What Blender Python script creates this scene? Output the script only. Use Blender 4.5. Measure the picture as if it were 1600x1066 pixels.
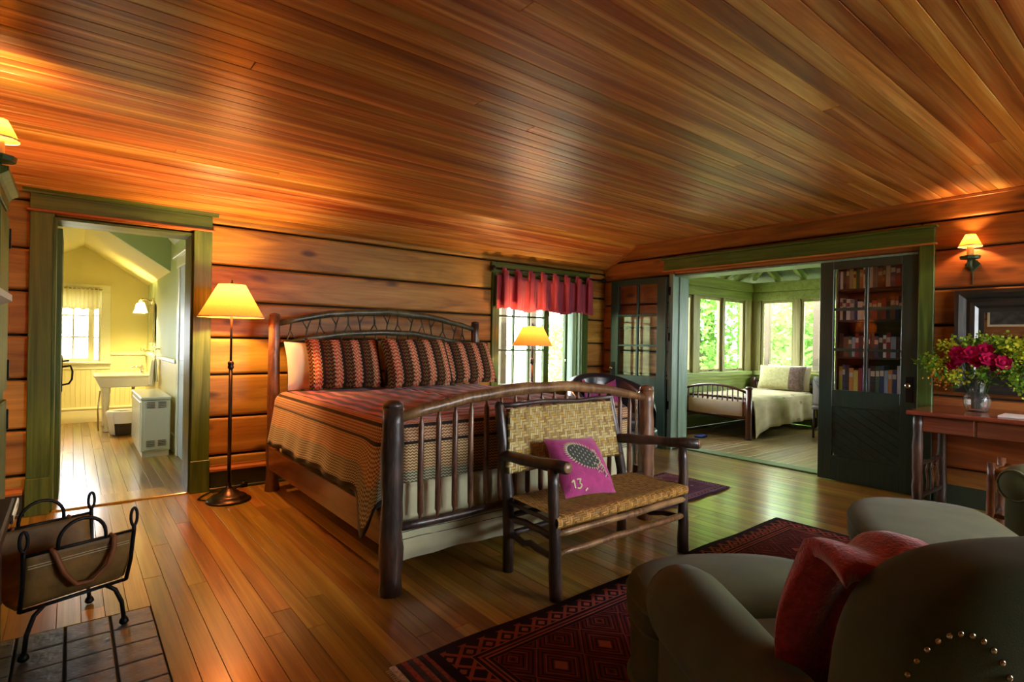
import bpy, math, random
from mathutils import Vector, Matrix
from math import sin, cos, pi, sqrt, radians as R

for o in list(bpy.data.objects):
    bpy.data.objects.remove(o)
SC = bpy.context.scene
COL = SC.collection
random.seed(7)

# ------------------------------------------------------------------ camera
CAMH = 1.32
cd = bpy.data.cameras.new('camera')
cam = bpy.data.objects.new('camera', cd)
COL.objects.link(cam)
cd.sensor_width = 36.0
cd.lens = 36.0 * 861.7 / 1600.0
cd.clip_start = 0.02
_y, _p, _r = 0.67383, -0.0005, 0.016834
_f = Vector((sin(_y) * cos(_p), cos(_y) * cos(_p), sin(_p)))
_rt = Vector((cos(_y), -sin(_y), 0))
_up = _rt.cross(_f)
_r2 = cos(_r) * _rt + sin(_r) * _up
_u2 = -sin(_r) * _rt + cos(_r) * _up
cam.matrix_world = Matrix(((_r2.x, _u2.x, -_f.x, 0), (_r2.y, _u2.y, -_f.y, 0),
                           (_r2.z, _u2.z, -_f.z, CAMH), (0, 0, 0, 1)))
SC.camera = cam

# ------------------------------------------------------------------ light
LAMP = 1.0            # all lamps
W = bpy.data.worlds.new('sky')
SC.world = W
W.use_nodes = True
_bg = W.node_tree.nodes['Background']
_bg.inputs[0].default_value = (0.90, 0.97, 1.0, 1)
_bg.inputs[1].default_value = 17.0
sd = bpy.data.lights.new('sun', 'SUN')
sd.energy = 12.0
sd.angle = 0.03
sd.color = (1.0, 0.95, 0.82)
sun = bpy.data.objects.new('sun', sd)
COL.objects.link(sun)
sun.rotation_euler = Vector((0.42, 0.45, -0.85)).to_track_quat('-Z', 'Y').to_euler()
vs = SC.view_settings
vs.view_transform = 'Standard'
vs.look = 'None'
vs.exposure = 0.55
vs.gamma = 1.0
vs.use_curve_mapping = False
SC.cycles.use_denoising = True
SC.cycles.max_bounces = 10
SC.cycles.diffuse_bounces = 5
SC.cycles.glossy_bounces = 4
SC.cycles.transparent_max_bounces = 16
SC.cycles.sample_clamp_indirect = 6.0
SC.cycles.caustics_reflective = False
SC.cycles.caustics_refractive = False


def portal(loc, normal, w, h):
    d = bpy.data.lights.new('window_portal', 'AREA')
    d.shape = 'RECTANGLE'
    d.size, d.size_y = w, h
    d.cycles.is_portal = True
    o = bpy.data.objects.new('window_portal', d)
    COL.objects.link(o)
    o.location = loc
    o.rotation_euler = Vector(normal).to_track_quat('-Z', 'Z').to_euler()
    return o


# ------------------------------------------------------------------ node helper
class NT:
    def __init__(s, name):
        s.m = bpy.data.materials.new(name)
        s.m.use_nodes = True
        s.t = s.m.node_tree
        s.p = s.t.nodes['Principled BSDF']
        s.out = s.t.nodes['Material Output']

    def n(s, ty, **kw):
        nd = s.t.nodes.new(ty)
        for k, v in kw.items():
            setattr(nd, k, v)
        return nd

    def put(s, sock, v):
        if hasattr(v, 'is_linked'):
            s.t.links.new(v, sock)
        elif isinstance(v, tuple) and len(v) == 3 and sock.type == 'RGBA':
            sock.default_value = v + (1,)
        else:
            sock.default_value = v

    def math(s, op, a, b=0.0, c=0.0):
        nd = s.n('ShaderNodeMath', operation=op)
        s.put(nd.inputs[0], a)
        s.put(nd.inputs[1], b)
        s.put(nd.inputs[2], c)
        return nd.outputs[0]

    def coord(s, which='Object'):
        return s.n('ShaderNodeTexCoord').outputs[which]

    def xyz(s, v):
        nd = s.n('ShaderNodeSeparateXYZ')
        s.put(nd.inputs[0], v)
        return nd.outputs[0], nd.outputs[1], nd.outputs[2]

    def comb(s, x, y, z=0.0):
        nd = s.n('ShaderNodeCombineXYZ')
        s.put(nd.inputs[0], x)
        s.put(nd.inputs[1], y)
        s.put(nd.inputs[2], z)
        return nd.outputs[0]

    def mapping(s, v, scale=(1, 1, 1), loc=None):
        nd = s.n('ShaderNodeMapping')
        s.put(nd.inputs[0], v)
        nd.inputs['Scale'].default_value = scale
        if loc is not None:
            s.put(nd.inputs['Location'], loc)
        return nd.outputs[0]

    def noise(s, v, scale=5, detail=3, dist=0.0, rough=0.5):
        nd = s.n('ShaderNodeTexNoise')
        if v is not None:
            s.put(nd.inputs['Vector'], v)
        nd.inputs['Scale'].default_value = scale
        nd.inputs['Detail'].default_value = detail
        nd.inputs['Distortion'].default_value = dist
        nd.inputs['Roughness'].default_value = rough
        return nd.outputs[0]

    def ramp(s, fac, stops, const=False):
        nd = s.n('ShaderNodeValToRGB')
        cr = nd.color_ramp
        cr.interpolation = 'CONSTANT' if const else 'LINEAR'
        while len(cr.elements) < len(stops):
            cr.elements.new(0.5)
        for e, (p, c) in zip(cr.elements, stops):
            e.position = p
        for e, (p, c) in zip(cr.elements, stops):
            e.color = tuple(c) + (1,) if len(c) == 3 else c
        s.put(nd.inputs[0], fac)
        return nd.outputs[0]

    def mix(s, fac, a, b, mode='MIX'):
        nd = s.n('ShaderNodeMix', data_type='RGBA', blend_type=mode)
        s.put(nd.inputs[0], fac)
        s.put(nd.inputs[6], a)
        s.put(nd.inputs[7], b)
        return nd.outputs[2]

    def hsv(s, col, h=0.5, sat=1.0, v=1.0):
        nd = s.n('ShaderNodeHueSaturation')
        s.put(nd.inputs['Hue'], h)
        s.put(nd.inputs['Saturation'], sat)
        s.put(nd.inputs['Value'], v)
        s.put(nd.inputs['Color'], col)
        return nd.outputs[0]

    def bump(s, h, strength=0.3, dist=0.01):
        nd = s.n('ShaderNodeBump')
        s.put(nd.inputs['Height'], h)
        nd.inputs['Strength'].default_value = strength
        nd.inputs['Distance'].default_value = dist
        s.t.links.new(nd.outputs[0], s.p.inputs['Normal'])

    def rnd(s):
        return s.n('ShaderNodeObjectInfo').outputs['Random']

    def fin(s, col=None, rough=0.5, metal=0.0, coat=0.0, spec=0.5, crough=0.1):
        if col is not None:
            s.put(s.p.inputs['Base Color'], col)
        s.put(s.p.inputs['Roughness'], rough)
        s.p.inputs['Metallic'].default_value = metal
        s.p.inputs['Coat Weight'].default_value = coat
        s.p.inputs['Coat Roughness'].default_value = crough
        s.p.inputs['Specular IOR Level'].default_value = spec
        return s.m


def plain(name, c, rough=0.5, metal=0.0, var=0.15, scale=8.0, bump=0.0, coat=0.0, c2=None, spec=0.5):
    t = NT(name)
    v = t.noise(t.coord(), scale, 4)
    c2 = c2 or tuple(x * (1 - var) for x in c)
    col = t.ramp(v, [(0.3, c2), (0.7, c)])
    if bump:
        t.bump(t.noise(t.coord(), scale * 4, 5), bump, 0.01)
    return t.fin(col, rough, metal, coat, spec)


def wood(name, ca, cb, cc, axis='x', along=0.7, across=16.0, rough=0.4, coat=0.0, var=0.5, knots=0.0, bump=0.15,
         hue=0.02, spec=0.5, crough=0.1, st=(0.28, 0.5, 0.72)):
    """ca dark, cb mid, cc light; grain along the axis; each object shifted by its own random number"""
    t = NT(name)
    rn = t.rnd()
    off = t.comb(t.math('MULTIPLY', rn, 91.0), t.math('MULTIPLY', rn, 57.0), t.math('MULTIPLY', rn, 33.0))
    sc = {'x': (along, across, across), 'y': (across, along, across), 'z': (across, across, along)}[axis]
    v = t.mapping(t.coord(), sc, off)
    n1 = t.noise(v, 1.0, 6, 1.2, 0.6)
    col = t.ramp(n1, [(st[0], ca), (st[1], cb), (st[2], cc)])
    fine = t.noise(t.mapping(t.coord(), tuple(k * 7 if k > along else k * 2 for k in sc), off), 1.0, 3)
    col = t.mix(0.35, col, t.ramp(fine, [(0.3, (0.35, 0.35, 0.35)), (0.65, (1, 1, 1))]), 'MULTIPLY')
    w = t.n('ShaderNodeTexWhiteNoise', noise_dimensions='1D')
    t.put(w.inputs[1], t.math('MULTIPLY', rn, 917.3))
    val = t.math('MULTIPLY_ADD', w.outputs[0], var, 1 - var * 0.55)
    hs = t.math('MULTIPLY_ADD', rn, hue, 0.5 - hue * 0.5)
    col = t.hsv(col, hs, 1.0, val)
    if knots:
        kv = t.mapping(t.coord(), {'x': (1.6, 4.2, 4.2), 'y': (4.2, 1.6, 4.2), 'z': (4.2, 4.2, 1.6)}[axis], off)
        vo = t.n('ShaderNodeTexVoronoi')
        t.put(vo.inputs['Vector'], kv)
        vo.inputs['Scale'].default_value = 1.1
        d = t.math('ADD', vo.outputs[0], t.math('MULTIPLY', n1, 0.12))
        km = t.ramp(d, [(0.13, (1, 1, 1)), (0.24, (0, 0, 0))])
        km = t.math('MULTIPLY', km, knots)
        col = t.mix(km, col, (0.05, 0.022, 0.01))
    if bump:
        t.bump(n1, bump, 0.006)
    return t.fin(col, rough, 0, coat, spec, crough)


def glass(name='window_glass', tint=(1, 1, 1), refl=1.0):
    t = NT(name)
    t.t.nodes.remove(t.p)
    tr = t.n('ShaderNodeBsdfTransparent')
    tr.inputs[0].default_value = tint + (1,)
    gl = t.n('ShaderNodeBsdfGlossy')
    gl.inputs['Roughness'].default_value = 0.01
    fr = t.n('ShaderNodeFresnel')
    fr.inputs[0].default_value = 1.5
    mx = t.n('ShaderNodeMixShader')
    front = t.math('SUBTRACT', 1.0, t.n('ShaderNodeNewGeometry').outputs['Backfacing'])
    t.put(mx.inputs[0], t.math('MULTIPLY', t.math('MULTIPLY', fr.outputs[0], refl), front))
    t.t.links.new(tr.outputs[0], mx.inputs[1])
    t.t.links.new(gl.outputs[0], mx.inputs[2])
    t.t.links.new(mx.outputs[0], t.out.inputs[0])
    return t.m


def shade_mat(name, c, tl=0.6):
    t = NT(name)
    t.t.nodes.remove(t.p)
    di = t.n('ShaderNodeBsdfDiffuse')
    tn = t.n('ShaderNodeBsdfTranslucent')
    v = t.noise(t.coord(), 60, 3)
    col = t.ramp(v, [(0.3, tuple(x * 0.9 for x in c)), (0.7, c)])
    t.put(di.inputs[0], col)
    t.put(tn.inputs[0], col)
    mx = t.n('ShaderNodeMixShader')
    mx.inputs[0].default_value = tl
    t.t.links.new(di.outputs[0], mx.inputs[1])
    t.t.links.new(tn.outputs[0], mx.inputs[2])
    t.t.links.new(mx.outputs[0], t.out.inputs[0])
    return t.m


def leaf_mat(name, c, c2, tl=0.45):
    t = NT(name)
    t.t.nodes.remove(t.p)
    di = t.n('ShaderNodeBsdfDiffuse')
    tn = t.n('ShaderNodeBsdfTranslucent')
    v = t.noise(t.coord(), 1.3, 4)
    col = t.ramp(v, [(0.35, c2), (0.65, c)])
    t.put(di.inputs[0], col)
    t.put(tn.inputs[0], col)
    mx = t.n('ShaderNodeMixShader')
    mx.inputs[0].default_value = tl
    t.t.links.new(di.outputs[0], mx.inputs[1])
    t.t.links.new(tn.outputs[0], mx.inputs[2])
    t.t.links.new(mx.outputs[0], t.out.inputs[0])
    return t.m


M = {}
M['ceil'] = wood('cedar_ceiling', (0.30, 0.095, 0.020), (0.58, 0.255, 0.058), (0.84, 0.54, 0.20), 'x', 0.4, 10,
                 rough=0.36, coat=0.25, var=0.62, bump=0.05, hue=0.03, crough=0.3, st=(0.34, 0.5, 0.66))
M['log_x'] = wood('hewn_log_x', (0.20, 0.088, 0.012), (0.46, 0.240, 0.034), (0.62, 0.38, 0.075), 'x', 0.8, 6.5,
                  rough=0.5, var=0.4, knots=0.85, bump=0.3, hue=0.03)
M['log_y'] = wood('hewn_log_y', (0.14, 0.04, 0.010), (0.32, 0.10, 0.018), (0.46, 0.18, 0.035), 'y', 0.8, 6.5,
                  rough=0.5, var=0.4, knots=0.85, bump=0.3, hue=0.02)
M['chink'] = plain('dark_chinking', (0.02, 0.014, 0.01), 0.9)
M['floor'] = wood('fir_floor', (0.22, 0.10, 0.014), (0.38, 0.20, 0.030), (0.52, 0.33, 0.06), 'y', 0.5, 14,
                  rough=0.3, coat=0.5, var=0.62, bump=0.03, hue=0.045, crough=0.16)
M['floor_x'] = wood('porch_floor_wood', (0.17, 0.10, 0.03), (0.30, 0.19, 0.06), (0.42, 0.29, 0.1), 'x', 0.5, 14,
                    rough=0.3, coat=0.5, var=0.35, bump=0.03, crough=0.16)
M['green'] = wood('green_stained_trim', (0.030, 0.065, 0.010), (0.070, 0.135, 0.022), (0.125, 0.20, 0.040), 'z', 0.9, 18,
                  rough=0.42, var=0.12, bump=0.08, hue=0.0)
M['green_x'] = wood('green_stained_head', (0.030, 0.065, 0.010), (0.070, 0.135, 0.022), (0.125, 0.20, 0.040), 'x', 0.9, 18,
                    rough=0.42, var=0.12, bump=0.08, hue=0.0)
M['green_y'] = wood('green_stained_beam', (0.030, 0.065, 0.010), (0.070, 0.135, 0.022), (0.125, 0.20, 0.040), 'y', 0.9, 18,
                    rough=0.42, var=0.12, bump=0.08, hue=0.0)
M['door_green'] = wood('dark_green_door_paint', (0.012, 0.032, 0.024), (0.018, 0.046, 0.034), (0.026, 0.06, 0.042), 'z', 0.9, 20,
                       rough=0.33, var=0.1, bump=0.05, hue=0.0)
M['orange_trim'] = wood('fir_trim_strip', (0.3, 0.09, 0.02), (0.5, 0.17, 0.04), (0.6, 0.25, 0.07), 'x', 1, 20, rough=0.4)
M['orange_trim_y'] = wood('fir_trim_strip_y', (0.3, 0.09, 0.02), (0.5, 0.17, 0.04), (0.6, 0.25, 0.07), 'y', 1, 20, rough=0.4)
M['base_dark'] = plain('dark_baseboard', (0.035, 0.045, 0.025), 0.45)
M['porch'] = wood('porch_green_paint', (0.20, 0.27, 0.065), (0.30, 0.38, 0.095), (0.38, 0.46, 0.13), 'x', 1, 10, rough=0.5,
                  var=0.12, bump=0.05, hue=0)
M['porch_dark'] = wood('porch_dark_boards', (0.07, 0.085, 0.04), (0.10, 0.125, 0.055), (0.14, 0.165, 0.075), 'x', 1, 12,
                       rough=0.6, var=0.3)
M['porch_blue'] = wood('pale_green_jamb_paint', (0.16, 0.27, 0.20), (0.22, 0.35, 0.27), (0.29, 0.43, 0.34), 'z', 1, 12, rough=0.4,
                       var=0.1, hue=0)
M['win_wood'] = wood('window_sash_wood', (0.22, 0.19, 0.06), (0.34, 0.30, 0.11), (0.44, 0.40, 0.17), 'z', 1, 14, rough=0.45, var=0.2)
M['cream'] = plain('cream_bath_wall', (0.70, 0.62, 0.27), 0.6, var=0.05, scale=2)
M['cream_trim'] = plain('cream_bath_trim', (0.80, 0.76, 0.52), 0.35, var=0.04)
M['sage'] = plain('sage_bath_wall', (0.46, 0.56, 0.28), 0.6, var=0.05, scale=2)
M['white_paint'] = plain('white_enamel', (0.62, 0.65, 0.48), 0.28, var=0.03, coat=0.3)
M['porcelain'] = plain('porcelain', (0.86, 0.82, 0.66), 0.12, var=0.02, coat=0.8)
M['chrome'] = plain('aged_nickel', (0.55, 0.48, 0.36), 0.22, 1.0, var=0.1)
M['iron'] = plain('black_iron', (0.018, 0.018, 0.017), 0.45, 0.7, var=0.3, bump=0.15, scale=30)
M['bronze'] = plain('dark_bronze', (0.06, 0.045, 0.04), 0.3, 0.85, var=0.25)
M['glass'] = glass()
M['glass_door'] = glass('door_glass', (1, 1, 1), 1.6)
t = NT('mirror_glass')
M['mirror'] = t.fin((0.85, 0.87, 0.86), 0.01, 1.0)
M['black_frame'] = plain('black_frame_wood', (0.022, 0.022, 0.02), 0.3, coat=0.4)
M['shade_big'] = shade_mat('parchment_shade', (0.82, 0.32, 0.075), 0.21)
M['shade_small'] = shade_mat('mica_shade', (0.85, 0.38, 0.05), 0.27)
M['white_edge'] = plain('ivory_edge', (0.85, 0.8, 0.68), 0.5, var=0.03)
M['candle'] = shade_mat('candle_sleeve', (0.95, 0.75, 0.32), 0.5)
M['desk'] = wood('cherry_desk', (0.13, 0.03, 0.012), (0.24, 0.065, 0.024), (0.33, 0.11, 0.04), 'y', 1, 14, rough=0.25, coat=0.5, var=0.15)
M['rail_wood'] = wood('bed_rail_oak', (0.13, 0.042, 0.015), (0.23, 0.08, 0.028), (0.32, 0.135, 0.05), 'y', 1, 16, rough=0.28, coat=0.4, var=0.1)


def bark_mat(name, ca, cb, cc, rough=0.38):
    t = NT(name)
    rn = t.rnd()
    off = t.comb(t.math('MULTIPLY', rn, 71.0), t.math('MULTIPLY', rn, 37.0), t.math('MULTIPLY', rn, 13.0))
    v = t.mapping(t.coord(), (26, 26, 7), off)
    n1 = t.noise(v, 1.0, 5, 1.5, 0.65)
    n2 = t.noise(t.mapping(t.coord(), (5, 5, 3), off), 1.0, 2)
    col = t.ramp(n1, [(0.3, ca), (0.52, cb), (0.75, cc)])
    col = t.mix(t.ramp(n2, [(0.5, (0, 0, 0)), (0.68, (0.6, 0.6, 0.6))]), col, tuple(min(1, x * 1.5) for x in cc))
    t.bump(n1, 0.55, 0.006)
    return t.fin(col, rough, 0, 0.35, 0.5, 0.25)


M['bark'] = bark_mat('hickory_bark', (0.012, 0.009, 0.010), (0.034, 0.020, 0.016), (0.085, 0.046, 0.030))
M['bark_red'] = bark_mat('peeled_hickory', (0.06, 0.022, 0.012), (0.13, 0.052, 0.025), (0.24, 0.115, 0.055))
M['bark_gold'] = bark_mat('golden_hickory', (0.07, 0.03, 0.012), (0.17, 0.08, 0.03), (0.34, 0.2, 0.08))
M['bark_moss'] = bark_mat('dark_hickory_branch', (0.02, 0.022, 0.012), (0.05, 0.05, 0.026), (0.13, 0.125, 0.06))


def fabric(name, c, rough=0.9, var=0.2, scale=6, weave=420, sheen=0.4, bump=0.2, c2=None):
    t = NT(name)
    n1 = t.noise(t.coord(), scale, 4)
    col = t.ramp(n1, [(0.3, c2 or tuple(x * (1 - var) for x in c)), (0.7, c)])
    t.bump(t.noise(t.coord(), weave, 2), bump, 0.004)
    t.p.inputs['Sheen Weight'].default_value = sheen
    return t.fin(col, rough, 0, 0, 0.25)


M['chair_green'] = fabric('sage_velvet', (0.092, 0.108, 0.040), var=0.25, scale=5, c2=(0.062, 0.078, 0.034), sheen=0.08)
M['piping'] = fabric('sage_piping', (0.13, 0.15, 0.07), sheen=0.1)
M['fleece'] = fabric('red_fleece', (0.66, 0.075, 0.085), var=0.45, scale=60, weave=150, bump=1.0, sheen=0.6)
M['linen'] = fabric('cream_linen', (0.62, 0.52, 0.36), var=0.12)
M['pillow_white'] = fabric('ivory_pillowcase', (0.78, 0.66, 0.5), var=0.06)
M['skirt'] = fabric('pale_bed_skirt', (0.60, 0.58, 0.36), var=0.12, scale=9)
M['valance'] = fabric('rose_valance', (0.40, 0.065, 0.11), var=0.2, sheen=0.1)
M['bath_curtain'] = shade_mat('sheer_bath_valance', (0.86, 0.80, 0.55), 0.35)
M['towel'] = fabric('pale_towel', (0.70, 0.70, 0.50), var=0.08, weave=160, bump=0.5)
M['pink_wool'] = fabric('magenta_wool', (0.50, 0.055, 0.24), var=0.3, scale=25, weave=200, bump=0.5)
M['motif_dark'] = fabric('charcoal_wool', (0.05, 0.065, 0.06), var=0.3, scale=60)
M['motif_cream'] = fabric('cream_wool', (0.72, 0.66, 0.42), var=0.2, scale=60)
M['leather_black'] = plain('black_leather', (0.016, 0.018, 0.026), 0.28, var=0.3, bump=0.1, scale=40, coat=0.2)
M['throw_purple'] = fabric('plum_throw', (0.30, 0.05, 0.20))
M['leather_tan'] = plain('tan_leather', (0.26, 0.14, 0.032), 0.62, var=0.5, bump=0.2, scale=12)
M['leather_red'] = plain('russet_leather', (0.30, 0.095, 0.024), 0.55, var=0.4, bump=0.15, scale=14)
M['thread'] = plain('cream_thread', (0.6, 0.5, 0.32), 0.8)
M['slate'] = plain('slate_tile', (0.14, 0.125, 0.105), 0.45, var=0.5, bump=0.6, scale=7, c2=(0.065, 0.06, 0.052))
M['grout'] = plain('dark_grout', (0.03, 0.026, 0.02), 0.9)
M['brass'] = plain('brass_nail', (0.6, 0.5, 0.3), 0.25, 1.0)
M['pewter'] = plain('green_bronze', (0.07, 0.13, 0.07), 0.45, 0.6, var=0.4, bump=0.2, scale=40)
M['stove'] = plain('stove_iron', (0.02, 0.022, 0.022), 0.5, 0.5, var=0.3)
M['art'] = plain('dark_landscape_print', (0.10, 0.12, 0.11), 0.5, var=0.8, scale=9)
M['cane_dark'] = plain('dark_wicker', (0.06, 0.04, 0.025), 0.6, bump=0.4, scale=40)
M['leaf_tree'] = leaf_mat('tree_leaves', (0.34, 0.56, 0.15), (0.13, 0.30, 0.06))
M['leaf_tree2'] = leaf_mat('shrub_leaves', (0.44, 0.62, 0.22), (0.19, 0.38, 0.09))
M['grass'] = plain('gravel_and_grass', (0.30, 0.29, 0.20), 0.9, var=0.4, scale=3)
M['trunk'] = plain('tree_bark', (0.10, 0.08, 0.05), 0.9, bump=0.6, scale=10)
M['roofing'] = plain('roof_shingle', (0.05, 0.045, 0.04), 0.9)
M['stem'] = leaf_mat('green_stem', (0.16, 0.36, 0.05), (0.08, 0.22, 0.03), 0.3)
M['rose'] = leaf_mat('magenta_petals', (0.62, 0.02, 0.13), (0.32, 0.008, 0.05), 0.3)
M['yellow_bloom'] = leaf_mat('yellow_green_blooms', (0.74, 0.66, 0.04), (0.42, 0.52, 0.05), 0.35)
M['lime_bloom'] = leaf_mat('lime_blooms', (0.42, 0.60, 0.07), (0.20, 0.38, 0.04), 0.35)
M['orange_bloom'] = leaf_mat('orange_blooms', (0.8, 0.32, 0.05), (0.55, 0.2, 0.03), 0.3)
tv = NT('vase_crystal')
tv.p.inputs['Transmission Weight'].default_value = 0.95
tv.p.inputs['IOR'].default_value = 1.35
M['vase'] = tv.fin((0.95, 1, 0.96), 0.03)
M['paper'] = plain('white_paper', (0.8, 0.8, 0.8), 0.7, var=0.03)


# ---- patterned cloths (UV in metres)
def zig(t, u, v, fu, fv, amp):
    """zigzag mask: stripes along u broken into chevrons"""
    tri = t.math('PINGPONG', t.math('MULTIPLY', v, fv), 0.5)
    return t.math('GREATER_THAN', t.math('FRACT', t.math('ADD', t.math('MULTIPLY', u, fu), t.math('MULTIPLY', tri, amp))), 0.5)


def quilt_mat():
    t = NT('striped_blanket_weave')
    u, v, _ = t.xyz(t.coord('UV'))
    d = t.math('DIVIDE', u, 1.5)
    K = (0.022, 0.014, 0.012)
    bands = [(0, K, K), (.03, (.52, .51, .32), (.11, .095, .06)), (.17, (.68, .58, .27), (.28, .08, .045)), (.325, K, K),
             (.345, (.66, .46, .24), (.26, .09, .05)), (.42, K, K), (.44, (.66, .36, .22), (.46, .12, .08)), (.495, K, K),
             (.51, (.60, .07, .07), (.75, .30, .22)), (.565, K, (.22, .07, .02)), (.63, (.52, .06, .07), (.62, .20, .16)),
             (.69, (.30, .10, .035), K), (.75, (.56, .16, .20), (.66, .34, .3)), (.80, K, (.32, .14, .05)),
             (.88, (.50, .05, .08), (.60, .2, .2)), (.93, (.5, .36, .16), (.2, .04, .04)), (.99, K, (.38, .1, .06)),
             (1.08, (.52, .09, .14), (.62, .3, .28)), (1.15, K, (.3, .1, .1)), (1.24, (.5, .06, .1), (.5, .3, .2)),
             (1.32, K, (.3, .12, .06)), (1.40, (.5, .1, .14), (.6, .3, .3))]
    a = t.ramp(d, [(p / 1.5, c) for p, c, _ in bands], True)
    b = t.ramp(d, [(p / 1.5, c) for p, _, c in bands], True)
    m = zig(t, u, v, 58, 44, 1.0)
    col = t.mix(m, a, b)
    n = t.noise(t.coord('UV'), 160, 2)
    col = t.mix(0.25, col, t.ramp(n, [(0.3, (0.5, 0.5, 0.5)), (0.7, (1, 1, 1))]), 'MULTIPLY')
    t.bump(m, 0.5, 0.004)
    t.p.inputs['Sheen Weight'].default_value = 0.2
    return t.fin(col, 0.95, 0, 0, 0.15)


def pillow_mat():
    t = NT('striped_pillow_weave')
    u, v, _ = t.xyz(t.coord('UV'))
    f = t.math('FRACT', t.math('ADD', t.math('DIVIDE', u, 0.17), 0.25))
    K = (0.025, 0.014, 0.012)
    a = t.ramp(f, [(0, K), (.06, K), (.20, K), (.34, K), (.48, (.42, .33, .16)), (.55, (.46, .035, .035)), (.66, (.62, .5, .24)), (.74, (.46, .035, .035)), (.86, (.42, .33, .16)), (.92, K)], True)
    b = t.ramp(f, [(0, K), (.06, (.16, .045, .015)), (.20, (.13, .10, .03)), (.34, (.17, .05, .016)), (.48, K), (.55, (.58, .33, .18)), (.66, (.46, .035, .035)), (.74, (.58, .33, .18)), (.86, K), (.92, K)], True)
    m = zig(t, v, u, 30, 36, 1.0)
    t.bump(m, 0.4, 0.003)
    return t.fin(t.mix(m, a, b), 0.95, 0, 0, 0.15)


def rug_mat(name, w, l, cs, sc=1.0):
    """w,l metres; UV metres from a corner; cs = ground, line, accent, dark"""
    t = NT(name)
    g, ln, ac, dk = cs
    u, v, _ = t.xyz(t.coord('UV'))
    eu = t.math('MINIMUM', u, t.math('SUBTRACT', w, u))
    ev = t.math('MINIMUM', v, t.math('SUBTRACT', l, v))
    e = t.math('MINIMUM', eu, ev)

    def dia(p, q, fu, fv):
        x = t.math('ABSOLUTE', t.math('SUBTRACT', t.math('FRACT', t.math('MULTIPLY', p, fu)), 0.5))
        y = t.math('ABSOLUTE', t.math('SUBTRACT', t.math('FRACT', t.math('MULTIPLY', q, fv)), 0.5))
        return t.math('ADD', x, y)
    d1 = dia(u, v, 1 / (0.26 * sc), 1 / (0.30 * sc))
    rings = t.math('FRACT', t.math('MULTIPLY', d1, 5.0))
    tooth = t.math('FRACT', t.math('MULTIPLY', t.math('ADD', u, v), 60 / sc))
    field = t.ramp(rings, [(0, g), (.28, dk), (.45, ln), (.6, g), (.8, dk)], True)
    field = t.mix(t.math('MULTIPLY', t.math('GREATER_THAN', tooth, 0.55), 0.55), field, dk)
    cell = t.math('LESS_THAN', d1, 0.13)
    field = t.mix(cell, field, ac)
    d2 = dia(u, v, 1 / (0.10 * sc), 1 / (0.10 * sc))
    bord = t.ramp(d2, [(0, ac), (.2, dk), (.38, ln), (.62, dk)], True)
    stripe = t.ramp(t.math('FRACT', t.math('MULTIPLY', e, 22 / sc)), [(0, dk), (.35, ln), (.6, dk), (.8, ac)], True)
    m_b = t.math('LESS_THAN', e, 0.20 * sc)
    m_s = t.math('LESS_THAN', t.math('ABSOLUTE', t.math('SUBTRACT', e, 0.165 * sc)), 0.035 * sc)
    m_e = t.math('LESS_THAN', e, 0.04 * sc)
    col = t.mix(m_b, field, bord)
    col = t.mix(m_s, col, stripe)
    col = t.mix(m_e, col, dk)
    n = t.noise(t.coord('UV'), 9, 4)
    col = t.mix(0.5, col, t.ramp(n, [(0.3, (0.45, 0.45, 0.45)), (0.7, (1.2, 1.2, 1.2))]), 'MULTIPLY')
    t.bump(t.noise(t.coord('UV'), 300, 2), 0.5, 0.004)
    return t.fin(col, 0.95, 0, 0, 0.1)


def weave_mat(name, ca, cb, cc, su, sv, herring=True, rough=0.45):
    t = NT(name)
    u, v, _ = t.xyz(t.coord('UV'))
    fu = t.math('MULTIPLY', u, su)
    fv = t.math('MULTIPLY', v, sv)
    iu = t.math('FLOOR', fu)
    iv = t.math('FLOOR', fv)
    k = t.math('FLOORED_MODULO', t.math('ADD', iu, iv), 4.0) if herring else t.math('FLOORED_MODULO', t.math('ADD', iu, t.math('MULTIPLY', iv, 2.0)), 4.0)
    m = t.math('LESS_THAN', k, 2.0)
    hu = t.math('SINE', t.math('MULTIPLY', t.math('FRACT', fu), pi))
    hv = t.math('SINE', t.math('MULTIPLY', t.math('FRACT', fv), pi))
    h = t.math('ADD', t.math('MULTIPLY', m, hu), t.math('MULTIPLY', t.math('SUBTRACT', 1.0, m), hv))
    wn = t.n('ShaderNodeTexWhiteNoise', noise_dimensions='2D')
    t.put(wn.inputs[0], t.comb(t.math('MULTIPLY', iu, m), t.math('MULTIPLY', iv, t.math('SUBTRACT', 1.0, m))))
    a = t.ramp(wn.outputs[0], [(0, ca), (0.6, cb), (1, tuple(x * 0.7 for x in ca))])
    col = t.mix(m, a, t.mix(wn.outputs[0], cc, cb))
    col = t.mix(t.ramp(h, [(0.05, (0.85, 0.85, 0.85)), (0.4, (0, 0, 0))]), col, (0.03, 0.017, 0.006))
    t.bump(h, 0.7, 0.006)
    return t.fin(col, rough, 0, 0.15, 0.5, 0.3)


M['quilt'] = quilt_mat()
M['pillow'] = pillow_mat()
M['weave_seat'] = weave_mat('bark_splint_seat', (0.38, 0.17, 0.022), (0.54, 0.28, 0.05), (0.17, 0.065, 0.012), 58, 58)
M['weave_back'] = weave_mat('bark_splint_back', (0.48, 0.30, 0.035), (0.62, 0.52, 0.22), (0.26, 0.13, 0.02), 58, 58)


# ------------------------------------------------------------------ mesh helpers
def rot2(x, y, a):
    return x * cos(a) - y * sin(a), x * sin(a) + y * cos(a)


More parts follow.
